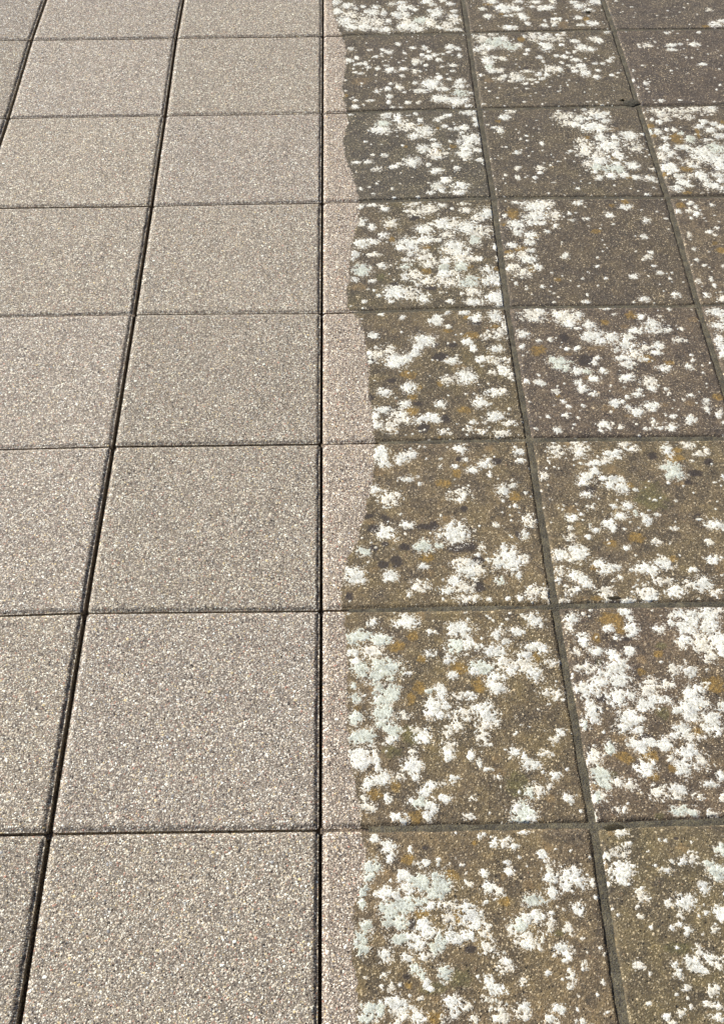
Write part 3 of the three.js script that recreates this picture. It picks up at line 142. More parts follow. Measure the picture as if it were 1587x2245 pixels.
// height (mm) of a slab's top at a place ex, ez millimetres in from its left and far edges
function topHeight(s, ex, ez, x, z) {
  const fx = Math.min(ex, s.w - ex), fz = Math.min(ez, s.d - ez);
  const wob = (fine(x + s.seed * 13, z, 6) - 0.5) * 1.7 + (mid(x, z + s.seed * 7, 25) - 0.5) * 1.6;
  const bevel = Math.min(-s.drop * Math.pow(1 - clamp((fx + wob - 1.4) / (s.bevel - 1.4), 0, 1), 0.9), -s.dropZ * Math.pow(1 - clamp((fz + wob - 1.1) / (s.bevel - 1.1), 0, 1), 0.95));   // a chamfer with a narrow lip below it
  return bevel + s.lift + s.tx * (ex / s.w - 0.5) + s.tz * (ez / s.d - 0.5) + (mid(x, z, 70) - 0.5) * 1.1 + (fine(x, z, 9) - 0.5) * 0.35;
}
function toLocal(s, x, z) {                                        // place -> mm in from the left and far edges
  let u = 0.5, v = 0.5; const [a, b, c, d] = s.P;
  for (let i = 0; i < 3; i++) {
    const zt = a[1] + (b[1] - a[1]) * u, zb = c[1] + (d[1] - c[1]) * u; v = (z - zt) / (zb - zt);
    const xl = a[0] + (c[0] - a[0]) * v, xr = b[0] + (d[0] - b[0]) * v; u = (x - xl) / (xr - xl);
  }
  return [u * s.w, v * s.d];
}
function slabGeometry(s, step) {
  const stops = n => { const e = [0, 0.9, 2, 3.3, 5, 7.2, 10], k = Math.round((n - 20) / step), o = [...e]; for (let i = 1; i < k; i++) o.push(10 + (n - 20) * i / k); for (let i = e.length - 1; i >= 0; i--) o.push(n - e[i]); return o; };
  const U = stops(s.w), V = stops(s.d), nu = U.length, nv = V.length, rr = 5.5;
  const pos = [], uv = [], idx = [];
  const [a, b, c, d] = s.P;
  const put = (eu, ev, deep) => {
    const fx = Math.min(eu, s.w - eu), fz = Math.min(ev, s.d - ev); let e0 = eu, e1 = ev;
    if (fx < rr && fz < rr) { const m = Math.max(rr - fx, rr - fz), L = Math.hypot(rr - fx, rr - fz) || 1, k = m / L; const gx = rr - (rr - fx) * k, gz = rr - (rr - fz) * k; e0 = eu < s.w / 2 ? gx : s.w - gx; e1 = ev < s.d / 2 ? gz : s.d - gz; }
    const u = e0 / s.w, v = e1 / s.d;
    const x = (a[0] * (1 - u) + b[0] * u) * (1 - v) + (c[0] * (1 - u) + d[0] * u) * v;
    const z = (a[1] * (1 - u) + b[1] * u) * (1 - v) + (c[1] * (1 - u) + d[1] * u) * v;
    const y = deep ?? topHeight(s, eu, ev, x, z);
    pos.push((x - s.cx) / 1000, y / 1000, (z - s.cz) / 1000);
    uv.push((x - s.cx) / S + 0.5, 0.5 - (z - s.cz) / S);
    return pos.length / 3 - 1;
  };
  for (let j = 0; j < nv; j++) for (let i = 0; i < nu; i++) put(U[i], V[j]);
  for (let j = 0; j < nv - 1; j++) for (let i = 0; i < nu - 1; i++) { const p = j * nu + i; idx.push(p, p + nu, p + 1, p + 1, p + nu, p + nu + 1); }
  const ring = [];                                                 // counter-clockwise from above: far edge right to left, and so on
  for (let i = 0; i < nu - 1; i++) ring.push([i, 0]); for (let j = 0; j < nv - 1; j++) ring.push([nu - 1, j]);
  for (let i = nu - 1; i > 0; i--) ring.push([i, nv - 1]); for (let j = nv - 1; j > 0; j--) ring.push([0, j]);
  const top = [], low = [];
  for (const [i, j] of ring) { const k = j * nu + i; pos.push(pos[k * 3], pos[k * 3 + 1], pos[k * 3 + 2]); uv.push(uv[k * 2], uv[k * 2 + 1]); top.push(pos.length / 3 - 1); const l = put(U[i], V[j], -44); uv[l * 2] += (i === 0 ? -0.11 : i === nu - 1 ? 0.11 : 0); uv[l * 2 + 1] += (j === 0 ? 0.11 : j === nv - 1 ? -0.11 : 0); low.push(l); }
  for (let k = 0; k < ring.length; k++) { const m = (k + 1) % ring.length; idx.push(top[k], top[m], low[k], top[m], low[m], low[k]); }
  const g = new THREE.BufferGeometry();
  g.setAttribute('position', new THREE.Float32BufferAttribute(pos, 3)); g.setAttribute('uv', new THREE.Float32BufferAttribute(uv, 2)); g.setIndex(idx);
  g.computeVertexNormals();
  return g;
}

// ---------------------------------------------------------------- the concrete: sand, grit and pits
const N = 768, PX = S / N;                                         // texture pixels on a slab, mm per pixel
function grainLayout(seed) {
  const q = rng(seed), col = new Float32Array(N * N * 3), h = new Float32Array(N * N), spark = new Float32Array(N * N);
  for (let y = 0; y < N; y++) for (let x = 0; x < N; x++) {
    const i = y * N + x, n = 0.86 + 0.28 * at(NB, x * 1.3 + seed * 31, y * 1.3) + 0.12 * (at(NA, x * 0.5 + seed * 57, y * 0.5) - 0.5);
    col[i * 3] = 118 * n; col[i * 3 + 1] = 107 * n; col[i * 3 + 2] = 95 * n;
    h[i] = 0.34 + 0.22 * at(ND, x * 2 + seed * 19, y * 2);
  }
  const palette = [[0.36, 200, 186, 168], [0.52, 154, 141, 127], [0.68, 108, 97, 88], [0.82, 240, 232, 216], [0.89, 74, 66, 61], [0.93, 171, 128, 110], [0.97, 206, 184, 142], [1.01, 148, 146, 146]];
  const passes = [[40000, 0.8, 1.3, 0.45], [24000, 1.2, 2.2, 0.75], [5000, 2.0, 3.2, 0.95], [160, 3.3, 4.8, 1]];
  for (const [count, r0, r1, top] of passes) for (let k = 0; k < count; k++) {
    const gx = q() * N, gy = q() * N, r = r0 + q() * (r1 - r0), st = 0.75 + q() * 0.5, an = q() * 3.14, ca = Math.cos(an), sa = Math.sin(an), pick = q(), v = 0.86 + q() * 0.28, shine = q() < 0.13 ? 0.5 + q() * 0.5 : 0;
    const p = palette.find(e => pick < e[0]), ht = top * (0.7 + q() * 0.3), R = Math.ceil(r * 1.4);
    for (let y = Math.floor(gy) - R; y <= gy + R; y++) for (let x = Math.floor(gx) - R; x <= gx + R; x++) {
      const dx = x - gx, dy = y - gy, a = (dx * ca + dy * sa) / st, b = (-dx * sa + dy * ca) * st, d2 = (a * a + b * b) / (r * r);
      if (d2 > 1) continue;
      const i = ((y + N) % N) * N + (x + N) % N;
      col[i * 3] = p[1] * v; col[i * 3 + 1] = p[2] * v; col[i * 3 + 2] = p[3] * v;
      h[i] = 0.38 + (ht - 0.38) * Math.sqrt(1 - d2 * 0.9); spark[i] = shine;
    }
  }
  for (let k = 0; k < 900; k++) {                                  // small open pits between the grains
    const gx = q() * N, gy = q() * N, r = 0.9 + q() * q() * 2.6, R = Math.ceil(r), v = 0.5 + 0.3 * q();
    for (let y = Math.floor(gy) - R; y <= gy + R; y++) for (let x = Math.floor(gx) - R; x <= gx + R; x++) {
      if ((x - gx) ** 2 + (y - gy) ** 2 > r * r) continue;
      const i = ((y + N) % N) * N + (x + N) % N; h[i] = 0; spark[i] = 0; col[i * 3] = 112 * v; col[i * 3 + 1] = 98 * v; col[i * 3 + 2] = 86 * v;
    }
  }
  return { col, h, spark };
}
const layouts = [101, 202, 303, 404].map(grainLayout);
function tex(data, n, srgb, wrap) {
  const t = new THREE.DataTexture(data, n, n, THREE.RGBAFormat); t.magFilter = THREE.LinearFilter; t.minFilter = THREE.LinearMipmapLinearFilter; t.generateMipmaps = true;
  if (srgb) t.colorSpace = THREE.SRGBColorSpace; if (wrap) t.wrapS = t.wrapT = THREE.RepeatWrapping; t.needsUpdate = true; return t;
}
const bytes = () => new Uint8Array(N * N * 4);
const bumps = layouts.map(L => { const d = bytes(); for (let i = 0; i < N * N; i++) { d[i * 4] = d[i * 4 + 1] = d[i * 4 + 2] = L.h[i] * 255; d[i * 4 + 3] = 255; } return tex(d, N, false, true); });
const cleanMaps = layouts.map(L => { const d = bytes(); for (let i = 0; i < N * N; i++) { for (let k = 0; k < 3; k++) d[i * 4 + k] = clamp(L.col[i * 3 + k], 0, 255); d[i * 4 + 3] = 255; } return tex(d, N, true, true); });
const BUMP = 0.0015;

// ---------------------------------------------------------------- growth: fields on a 1.6 mm grid over each slab
const GN = 251, GS = 1.6;
function growthFields(s, blobs) {
  const F = new Float32Array(GN * GN).fill(-1), K = new Float32Array(GN * GN).fill(-1), tint = new Uint8Array(GN * GN), tone = new Float32Array(GN * GN);
  const stain = [3, 4, 5, 6].map(() => new Float32Array(GN * GN).fill(-1));
  const q = rng(s.seed * 7 + 4242), x0 = s.cx - 200, z0 = s.cz - 200;
  for (const [kind, bx, bz, rx0, rz0] of blobs) {
    const rx = Math.max(rx0, 2.2), rz = Math.max(rz0, 2.2), bright = 0.86 + q() * 0.14, ext = 1.7;
    const A = kind === 0 || kind === 2 ? F : kind === 1 ? K : stain[kind - 3];
    for (let j = Math.max(0, Math.floor((bz - rz * ext - z0) / GS)); j <= Math.min(GN - 1, (bz + rz * ext - z0) / GS); j++)
      for (let i = Math.max(0, Math.floor((bx - rx * ext - x0) / GS)); i <= Math.min(GN - 1, (bx + rx * ext - x0) / GS); i++) {
        const v = 1 - Math.hypot((x0 + i * GS - bx) / rx, (z0 + j * GS - bz) / rz), k = j * GN + i;
        if (v > A[k]) { A[k] = v; if (kind < 3 && v > Math.max(-0.4, Math.max(F[k], K[k]) - 1e-6)) { tint[k] = kind; tone[k] = bright; } }
      }
  }
  for (let j = 0; j < GN; j++) for (let i = 0; i < GN; i++) {
    const k = j * GN + i, x = x0 + i * GS, z = z0 + j * GS;
    const n = (mid(x, z, 13) - 0.5) * 0.5 + (fine(x, z, 4.5) - 0.5) * 1.1 + (grit(x, z, 2.6) - 0.5) * 0.6, n2 = (fine(x + 333, z, 5) - 0.5) * 1.7 + (grit(x, z, 3.2) - 0.5) * 0.8;
    F[k] = Math.max(F[k] > -0.95 ? F[k] + n - 0.03 : -1, K[k] > -0.95 ? K[k] * 0.75 + n2 - 0.02 : -1);
    if (F[k] > 0) F[k] -= 0.9 * smooth(0.7, 0.88, fine(x + 71, z + 13, 6)) * smooth(0.9, 0.2, F[k]);
    for (const A of stain) if (A[k] > -0.95) A[k] += (mid(x + 99, z, 16) - 0.5) * 0.5 + (fine(x, z + 55, 5) - 0.5) * 0.7;
  }
  return { F, tint, tone, stain, x0, z0 };
}
const sample = (A, fx, fy) => { const i = clamp(fx | 0, 0, GN - 2), j = clamp(fy | 0, 0, GN - 2), a = fx - i, b = fy - j, k = j * GN + i; return (A[k] * (1 - a) + A[k + 1] * a) * (1 - b) + (A[k + GN] * (1 - a) + A[k + GN + 1] * a) * b; };

// ---------------------------------------------------------------- weathered slabs: film of algae and soot, ochre and dark spots
// what the film on each slab looks like: colour of the film (sRGB), share of olive algae
const FILM = {
  '2,-1': [86, 77, 60, 0.7], '3,-1': [88, 78, 60, 0.4], '4,-1': [86, 77, 63, 0.2],
  '2,0': [83, 74, 58, 0.55], '3,0': [86, 77, 59, 0.35], '4,0': [83, 73, 60, 0.15],
  '2,1': [81, 75, 60, 0.35], '3,1': [85, 76, 59, 0.4], '4,1': [86, 76, 60, 0.5],
  '2,2': [90, 80, 60, 0.7], '3,2': [85, 75, 58, 0.25], '4,2': [98, 86, 66, 0.25],
  '2,3': [96, 84, 61, 0.7], '3,3': [92, 80, 64, 0.3], '4,3': [92, 80, 64, 0.3],
  '2,4': [106, 92, 66, 0.6], '3,4': [104, 91, 66, 0.6],
  '2,5': [106, 92, 66, 0.65], '3,5': [98, 84, 64, 0.4],
  '2,6': [110, 95, 68, 0.6], '3,6': [104, 92, 66, 0.75],
};
function weatheredMap(s, L, G, film) {
  const d = bytes(), [fr, fg, fb, alg] = film, crumb = new Float32Array(N * N), q = rng(s.seed * 3 + 515);
  for (let k = 0; k < 3600; k++) {                                 // crumbs of crust and pale sand stuck in the film
    const gx = q() * N, gy = q() * N, r = 0.8 + q() * q() * 2.2, R = Math.ceil(r), v = 0.2 + 0.8 * q() * q(), e = 0.7 + 0.6 * q();
    if (coarse(s.cx + gx * PX + 300, s.cz + 200 - gy * PX, 60) + (q() - 0.5) * 0.8 < 0.35) continue;
    for (let y = Math.max(0, Math.floor(gy) - R); y <= Math.min(N - 1, gy + R); y++) for (let x = Math.max(0, Math.floor(gx) - R); x <= Math.min(N - 1, gx + R); x++) if (((x - gx) * e) ** 2 + ((y - gy) / e) ** 2 < r * r) crumb[y * N + x] = v;
  }
  const stainCol = [[132, 104, 48], [46, 40, 36], [78, 80, 40], [136, 112, 74]], stainMax = [0.72, 0.9, 0.4, 0.45];
  for (let y = 0; y < N; y++) for (let x = 0; x < N; x++) {
    const i = y * N + x, o = i * 4;
    const wx = s.cx - 200 + (x + 0.5) * PX, wz = s.cz + 200 - (y + 0.5) * PX;   // v runs away from the camera
    let r = L.col[i * 3], g = L.col[i * 3 + 1], b = L.col[i * 3 + 2];
    const D = s.c === 2 ? dirtAt(wx, wz) : s.c > 2 ? 1 : 0;
    if (D < 1) { r *= 0.985; g *= 0.985; b *= 0.965; }
    if (D > 0) {
      const n1 = coarse(wx, wz, 90), n2 = mid(wx + 500, wz, 24), n3 = fine(wx, wz, 4), gh = L.h[i];
      const ol = clamp(alg * (0.25 + 1.3 * (n1 - 0.25)) + (n2 - 0.5) * 0.35, 0, 1);
      const v = 0.42 + 0.5 * n2 + 0.5 * n3 + 0.7 * (gh - 0.45);
      let tr = (fr * 0.87 - 5 * ol) * v, tg = (fg * 0.86 - 3 * ol) * v, tb = (fb * 0.87 - 8 * ol) * v;
      const cov = clamp(0.9 + 0.12 * (n2 - 0.5) - 0.34 * smooth(0.62, 0.95, gh) * n3 * 1.6, 0.3, 0.97);
      tr = r * (1 - cov) + tr * cov; tg = g * (1 - cov) + tg * cov; tb = b * (1 - cov) + tb * cov;
      const sp = L.spark[i] * (0.55 + 0.6 * n1);
      if (sp > 0) { const w = sp * 0.85; tr += (222 - tr) * w; tg += (204 - tg) * w; tb += (166 - tb) * w; }
      if (crumb[i] > 0) { const w = crumb[i] * 0.9; tr += (206 - tr) * w; tg += (192 - tg) * w; tb += (164 - tb) * w; }
      const fx = (wx - G.x0) / GS, fy = (wz - G.z0) / GS;
      for (let k = 3; k >= 0; k--) {
        const f = sample(G.stain[k], fx, fy); if (f <= -0.25) continue;
        const w = smooth(-0.25, 0.35, f) * stainMax[k] * (0.62 + 0.5 * n3) * (1 - 0.35 * smooth(0.75, 1, gh)), m = 0.8 + 0.4 * n3;
        tr += (stainCol[k][0] * m - tr) * w; tg += (stainCol[k][1] * m - tg) * w; tb += (stainCol[k][2] * m - tb) * w;
      }
      const lf = sample(G.F, fx, fy);                              // first grains of crust round each patch
      if (lf > -0.55 && grit(wx + 77, wz, 1.5) * 0.75 + 0.35 * gh > 0.84 - 0.55 * (lf + 0.55)) { const w = 0.8; tr += (214 - tr) * w; tg += (209 - tg) * w; tb += (194 - tb) * w; }
      r += (tr - r) * D; g += (tg - g) * D; b += (tb - b) * D;
    }
    d[o] = clamp(r, 0, 255); d[o + 1] = clamp(g, 0, 255); d[o + 2] = clamp(b, 0, 255); d[o + 3] = 255;
  }
  return tex(d, N, true, true);
}

// ---------------------------------------------------------------- crust of lichen: thin raised plates with ragged rims
const LN = 512;
const lichenMap = (() => {
  const d = new Uint8Array(LN * LN * 4), e = new Uint8Array(LN * LN * 4), q = rng(909);
  for (let y = 0; y < LN; y++) for (let x = 0; x < LN; x++) {
    const i = (y * LN + x) * 4, a = at(NA, x * 2, y * 2), b = at(NB, x * 2, y * 2), c = at(ND, x * 2, y * 2), v = 234 + 44 * (b - 0.5) + 40 * (a - 0.5) + 44 * (c - 0.5);
    const pit = c * 0.6 + b * 0.5 < 0.27 ? 0.66 : 1;
    d[i] = clamp(v * pit, 0, 255); d[i + 1] = clamp((v + 1) * pit, 0, 255); d[i + 2] = clamp((v - 5 - 10 * a) * pit, 0, 255); d[i + 3] = 255;
    e[i] = e[i + 1] = e[i + 2] = clamp((0.25 + 0.5 * b + 0.4 * (c - 0.5)) * 255 * (pit < 1 ? 0.3 : 1), 0, 255); e[i + 3] = 255;
  }
  return { map: tex(d, LN, true, true), bump: tex(e, LN, false, true) };
})();
const lichenMat = new THREE.MeshStandardMaterial({ color: 0xffffff, vertexColors: true, map: lichenMap.map, bumpMap: lichenMap.bump, bumpScale: 0.0004, roughness: 0.95 });
function lichenPlates(s, G) {                                      // marching squares, then one geometry for each plate
  const { F, x0, z0 } = G, pos = [], col = [], uv = [], key = new Map(), par = [], polys = [];
  const find = a => { while (par[a] !== a) a = par[a] = par[par[a]]; return a; };
  const inside = new Uint8Array(GN * GN);
  for (let j = 0; j < GN; j++) for (let i = 0; i < GN; i++) {
    const x = x0 + i * GS, z = z0 + j * GS, [ex, ez] = toLocal(s, x, z), k = j * GN + i;
    const rim = Math.min(ex, ez, s.w - ex, s.d - ez);
    if (rim < 2.2) F[k] = -1; else if (rim < 6) F[k] -= 0.25;
    if (F[k] > -0.5 && s.c === 2 && dirtAt(x, z) < 0.55) F[k] = -0.5;
    inside[k] = F[k] > 0 ? 1 : 0;
  }
  const vert = (id, i, j, f, k) => {
    let v = key.get(id); if (v !== undefined) return v;
    v = pos.length / 3; key.set(id, v); par.push(v);
    const x = x0 + i * GS, z = z0 + j * GS, [ex, ez] = toLocal(s, x, z);
    const y = topHeight(s, ex, ez, x, z) + (f > 0 ? 0.3 + 0.35 * smooth(0, 0.5, f) + (grit(x, z, 3) - 0.5) * 0.45 : -0.2);
    pos.push((x - s.cx) / 1000, y / 1000, (z - s.cz) / 1000); uv.push(x / 200, z / 200);
    const t = G.tone[k] || 0.9, kind = G.tint[k], m = t * (0.88 + 0.2 * mid(x, z, 12)) * (0.88 + 0.2 * (fine(x, z, 4) - 0.5));
    const w = kind === 2 ? [0.79, 0.82, 0.76] : kind === 1 ? [1.0, 0.95, 0.87] : [1, 0.99, 0.955];
    const thin = 0.55 * smooth(0.56, 0.78, fine(x + 211, z, 3.5) * 0.7 + 0.35 * mid(x, z + 87, 14));   // worn places where the film below shows
    col.push(w[0] * m * (1 - thin * 0.52), w[1] * m * (1 - thin * 0.56), w[2] * m * (1 - thin * 0.64));
    return v;
  };
  const B1 = GN * GN, B2 = 2 * GN * GN;
  for (let j = 0; j < GN - 1; j++) for (let i = 0; i < GN - 1; i++) {
    const c = [[i, j], [i + 1, j], [i + 1, j + 1], [i, j + 1]], k = c.map(([a, b]) => b * GN + a);
    if (!(inside[k[0]] | inside[k[1]] | inside[k[2]] | inside[k[3]])) continue;
    const poly = [];
    for (let e = 0; e < 4; e++) {
      const n = (e + 1) % 4, ka = k[e], kb = k[n];
      if (inside[ka]) poly.push(vert(ka, c[e][0], c[e][1], F[ka], ka));
      if (inside[ka] !== inside[kb]) {
        const lo = Math.min(ka, kb), id = (e % 2 === 0 ? B1 : B2) + lo, t = clamp(F[ka] / (F[ka] - F[kb]), 0.08, 0.92);
        poly.push(vert(id, c[e][0] + (c[n][0] - c[e][0]) * t, c[e][1] + (c[n][1] - c[e][1]) * t, -1, inside[ka] ? ka : kb));
      }
    }
    for (let m = 1; m < poly.length; m++) { const a = find(poly[0]), b = find(poly[m]); if (a !== b) par[b] = a; }
    polys.push(poly);
  }
  const groups = new Map();
  for (const p of polys) { const g = find(p[0]); let a = groups.get(g); if (!a) groups.set(g, a = []); a.push(p); }
  const plates = [];
  for (const list of groups.values()) {
    const re = new Map(), P = [], Cc = [], Uu = [], I = []; let mx = 0, mz = 0;
    const use = v => { let n = re.get(v); if (n === undefined) { n = P.length / 3; re.set(v, n); P.push(pos[v * 3], pos[v * 3 + 1], pos[v * 3 + 2]); Cc.push(col[v * 3], col[v * 3 + 1], col[v * 3 + 2]); Uu.push(uv[v * 2], uv[v * 2 + 1]); mx += pos[v * 3]; mz += pos[v * 3 + 2]; } return n; };
    for (const p of list) for (let m = 1; m < p.length - 1; m++) I.push(use(p[0]), use(p[m + 1]), use(p[m]));
    const g = new THREE.BufferGeometry();
    g.setAttribute('position', new THREE.Float32BufferAttribute(P, 3)); g.setAttribute('color', new THREE.Float32BufferAttribute(Cc, 3)); g.setAttribute('uv', new THREE.Float32BufferAttribute(Uu, 2)); g.setIndex(I); g.computeVertexNormals();
    const n = P.length / 3;
    plates.push({ g, cells: list.length, x: s.cx / 1000 + mx / n, z: s.cz / 1000 + mz / n, size: list.length / ((s.cz / 1000 + mz / n - 3.28) ** 2 + 2.8), s });
  }
  return plates;
}

// ---------------------------------------------------------------- ground under the paving
function noiseTexture(rgb, spread, seed, scale) {
  const n = 512, d = new Uint8Array(n * n * 4), e = new Uint8Array(n * n * 4);
  for (let y = 0; y < n; y++) for (let x = 0; x < n; x++) {
    const i = (y * n + x) * 4, a = at(NA, x * 2 + seed, y * 2), b = at(NB, x * 2, y * 2 + seed), c = at(ND, x * 2 + seed, y * 2), v = 1 + spread * ((a - 0.5) * 0.7 + (b - 0.5) * 0.9 + (c - 0.5) * 0.8);
    const w = (b - 0.5) * 10;
    d[i] = clamp(rgb[0] * v, 0, 255); d[i + 1] = clamp(rgb[1] * v, 0, 255); d[i + 2] = clamp(rgb[2] * v - w, 0, 255); d[i + 3] = 255;
    e[i] = e[i + 1] = e[i + 2] = clamp((0.5 * b + 0.5 * c) * 255, 0, 255); e[i + 3] = 255;
  }
  const m = tex(d, n, true, true), bm = tex(e, n, false, true); m.repeat.set(scale, scale); bm.repeat.set(scale, scale);
  return { map: m, bumpMap: bm };
}
const soilMat = new THREE.MeshStandardMaterial({ ...noiseTexture([84, 74, 62], 0.6, 300, 600), bumpScale: 0.004, roughness: 1 });
const ground = new THREE.Mesh(new THREE.PlaneGeometry(240, 240).rotateX(-Math.PI / 2), soilMat);
ground.name = 'ground'; ground.position.y = -0.043;
ground.userData = { kind: 'structure', label: 'dark earth bed below and around the paving', category: 'ground' };
scene.add(ground);

const pavement = new THREE.Group(); pavement.name = 'pavement';
pavement.userData = { kind: 'structure', label: 'square concrete slab paving, left part cleaned, right part covered in lichen', category: 'pavement' };
scene.add(pavement);
function part(name, geometry, material, parent, label, kind) {
  const m = new THREE.Mesh(geometry, material); m.name = name; if (label) m.userData.label = label; if (kind) m.userData.kind = kind; parent.add(m); return m;
}

// ---------------------------------------------------------------- slabs
const TONE = { '1,3': 0.88, '1,4': 0.9, '1,5': 0.95, '1,6': 0.96, '1,2': 0.94, '1,1': 0.94, '1,0': 0.93, '1,-1': 0.93, '0,3': 1.02, '0,4': 1.02, '0,5': 0.98, '-1,-1': 0.86, '-1,0': 0.86, '-1,1': 0.9, '0,6': 0.88 };
const plain = new Map();
function cleanMaterial(v, tone, warm) {
  const k = v + '|' + tone.toFixed(3) + warm; if (plain.has(k)) return plain.get(k);
  const m = new THREE.MeshStandardMaterial({ map: cleanMaps[v], bumpMap: bumps[v], bumpScale: BUMP, roughness: 0.88, color: new THREE.Color().setRGB(tone * 0.955, tone * 0.992, tone * (warm ? 0.95 : 0.975)) });
  plain.set(k, m); return m;
}
const spareMaps = [];                                              // films for slabs beyond the picture
const allPlates = [];
for (let r = R0; r <= R1; r++) for (let c = C0; c <= C1; c++) {
  const s = slabInfo(c, r), q = rng(s.seed + 9000), key = c + ',' + r, seen = !!GROWTH[key], inView = c >= -1 && c <= 4 && r >= -1 && r <= 6;
  const v = Math.floor(q() * 4);
  let mat, label, G;
  if (c < 2) { mat = cleanMaterial(v, TONE[key] ?? 0.94 + q() * 0.09, q() < 0.6); label = 'cleaned beige grey concrete slab'; }
  else {
    let blobs = seen ? GROWTH[key] : [];
    blobs = blobs.slice();
    const few = ['4,-1', '4,0', '4,2', '3,2'].includes(key), specks = few ? 110 : 170;
    for (let k = 0; k < specks; k++) {                             // the scatter of small spots between the traced patches
      const x = s.cx + (q() - 0.5) * 396, z = s.cz + (q() - 0.5) * 396, R = 1.6 + q() * q() * 2.8;
      if (coarse(x + 900, z, 70) + (q() - 0.5) * 0.5 > 0.42) blobs.push([q() < 0.6 ? 0 : 1, x, z, R * (0.8 + q() * 0.5), R]);
    }
    if (!seen) for (let k = 0; k < 55; k++) { const R = 5 + q() * q() * 20; blobs.push([q() < 0.55 ? 0 : q() < 0.5 ? 1 : q() < 0.5 ? 3 : 2, s.cx + (q() - 0.5) * 390, s.cz + (q() - 0.5) * 390, R, R * (0.7 + q() * 0.6)]); }
    G = growthFields(s, blobs);
    const film = FILM[key] ?? [94 + q() * 10, 82 + q() * 9, 63, 0.5];
    let map;
    if (seen || c === 2) map = weatheredMap(s, layouts[v], G, film);
    else { if (!spareMaps[v]) spareMaps[v] = weatheredMap(s, layouts[v], G, film); map = spareMaps[v]; }
    mat = new THREE.MeshStandardMaterial({ map, bumpMap: bumps[v], bumpScale: BUMP, roughness: 0.9 });
    label = c === 2 ? 'half cleaned slab, clean strip on its left and lichen on its right' : 'uncleaned brown slab spotted with lichen';
  }
  const m = part('paving_slab', slabGeometry(s, inView ? 7 : 18), mat, pavement, label);
  m.position.set(s.cx / 1000, 0, s.cz / 1000);
  if (G) for (const p of lichenPlates(s, G)) { p.parent = m; p.key = key; p.seen = seen; allPlates.push(p); }
}
// the plates that show largest are pieces of their own, the specks of a slab are one part
allPlates.sort((a, b) => (b.seen - a.seen) || (b.size - a.size));
const rest = new Map();
allPlates.forEach((p, i) => {
  if (i < 290 && p.seen) part('lichen_patch', p.g, lichenMat, p.parent);
  else { let a = rest.get(p.parent); if (!a) rest.set(p.parent, a = []); a.push(p.g); }
});
for (const [parent, list] of rest) part('lichen_specks', mergeGeometries(list), lichenMat, parent, 'small pale lichen spots', 'stuff');

// ---------------------------------------------------------------- what lies in the joints
const siltMat = new THREE.MeshStandardMaterial({ ...noiseTexture([82, 77, 62], 0.6, 500, 1), bumpScale: 0.0012, roughness: 0.95 });
const gritMat = new THREE.MeshStandardMaterial({ ...noiseTexture([96, 84, 70], 0.9, 700, 1), bumpScale: 0.002, roughness: 1 });
// a strip along a joint from one place to another (mm): half its width across, level of its middle
function strip(ax, az, bx, bz, half, level, rough, dish) {
  const L = Math.hypot(bx - ax, bz - az), n = Math.max(4, Math.round(L / 5)), across = 6, pos = [], uv = [], idx = [], dx = (bx - ax) / L, dz = (bz - az) / L, cx = (ax + bx) / 2, cz = (az + bz) / 2;
  for (let i = 0; i <= n; i++) for (let k = 0; k <= across; k++) {
    const t = i / n, w = (k / across * 2 - 1), x = ax + (bx - ax) * t - dz * w * half, z = az + (bz - az) * t + dx * w * half;
    const y = level + dish * w * w + (mid(x, z, 18) - 0.5) * rough * 2 + (fine(x, z, 4) - 0.5) * rough;
    pos.push((x - cx) / 1000, y / 1000, (z - cz) / 1000); uv.push(x / 260, z / 260);
  }
  for (let i = 0; i < n; i++) for (let k = 0; k < across; k++) { const p = i * (across + 1) + k; idx.push(p, p + 1, p + across + 1, p + 1, p + across + 2, p + across + 1); }
  const g = new THREE.BufferGeometry(); g.setAttribute('position', new THREE.Float32BufferAttribute(pos, 3)); g.setAttribute('uv', new THREE.Float32BufferAttribute(uv, 2)); g.setIndex(idx); g.computeVertexNormals();
  g.userData.at = [cx / 1000, 0, cz / 1000]; return g;
}
function joint(a, b, half, level, rough, dish, mat, label) { const g = strip(a[0], a[1], b[0], b[1], half, level, rough, dish); const m = part('joint_filling', g, mat, pavement, label); m.position.set(...g.userData.at); }
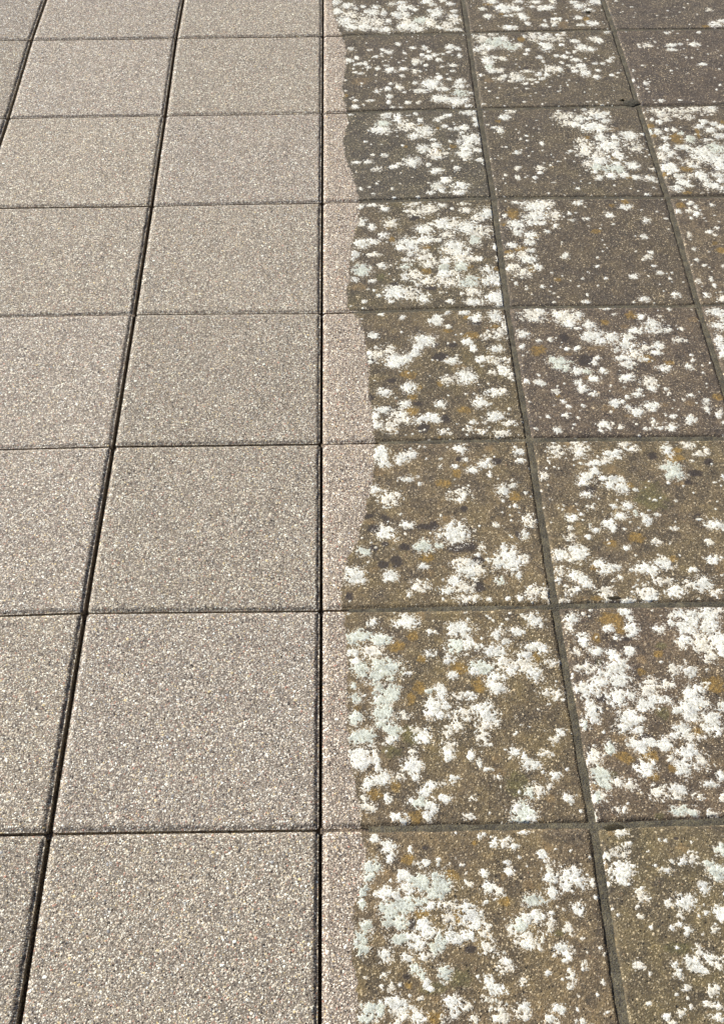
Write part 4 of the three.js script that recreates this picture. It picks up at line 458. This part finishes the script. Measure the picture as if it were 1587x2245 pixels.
for (let r = R0; r <= R1; r++) for (let c = C0; c <= C1 + 1; c++) {  // joints that run away from the camera
  const a = crossing(c, r), b = crossing(c, r + 1), A = [a[0], a[1] - 1.5], B = [b[0], b[1] + 1.5];
  if (c >= 3) joint(A, B, 8, -2.9, 0.4, -0.5, siltMat); else joint(A, B, 6, -21, 3, 0, gritMat);
}
for (let r = R0; r <= R1 + 1; r++) for (let c = C0; c <= C1; c++) {  // joints that run from left to right
  const a = crossing(c, r), b = crossing(c + 1, r);
  if (c < 2) joint(a, b, 5, r === 3 && c === 0 ? -5 : -13, 2.5, 0, gritMat);
  else if (c === 2) { const xe = cleanEdge(a[1]) + 8, t = clamp((xe - a[0]) / (b[0] - a[0]), 0.05, 0.9), m = [a[0] + (b[0] - a[0]) * t, a[1] + (b[1] - a[1]) * t]; joint(a, m, 5, r === 4 || r === 6 || r === 1 ? -5 : -10, 1.2, 0, gritMat); joint(m, b, 7, -2.5, 0.45, -0.4, siltMat); }
  else joint(a, b, 7, -2.3, 0.45, -0.4, siltMat);
}
// clods of earth and moss caught in the joints
const mossMat = new THREE.MeshStandardMaterial({ ...noiseTexture([74, 66, 42], 0.8, 900, 1), bumpScale: 0.0015, roughness: 1 });
function clod(x, z, rx, ry, rz, y, mat, name, label, category, seed, group) {
  const g = new THREE.IcosahedronGeometry(1, 5), p = g.attributes.position;
  for (let i = 0; i < p.count; i++) { const X = p.getX(i), Y = p.getY(i), Z = p.getZ(i), k = 0.7 + 0.55 * mid(X * 14 + seed * 50 + Y * 9, Z * 14 + Y * 13, 10) + 0.22 * (fine(X * 30 + Y * 9, Z * 30 + seed, 5) - 0.5); p.setXYZ(i, X * rx * k / 1000, Y * ry * k / 1000, Z * rz * k / 1000); }
  g.computeVertexNormals(); const m = new THREE.Mesh(g, mat); m.name = name; m.userData = { label, category }; if (group) m.userData.group = group; m.position.set(x / 1000, y / 1000, z / 1000); scene.add(m);
}
for (const [x, z, rx, ry, rz, y, moss, name, label] of CLODS) clod(x, z, rx, ry, rz, y, moss ? mossMat : siltMat, name, label, moss ? 'moss' : 'clod', x * 0.37 + 20, moss ? 'moss clumps in the joints' : undefined);

scene.traverse(o => { if (o.isMesh && o !== sky) { o.castShadow = true; o.receiveShadow = true; } });
renderer.render(scene, camera);
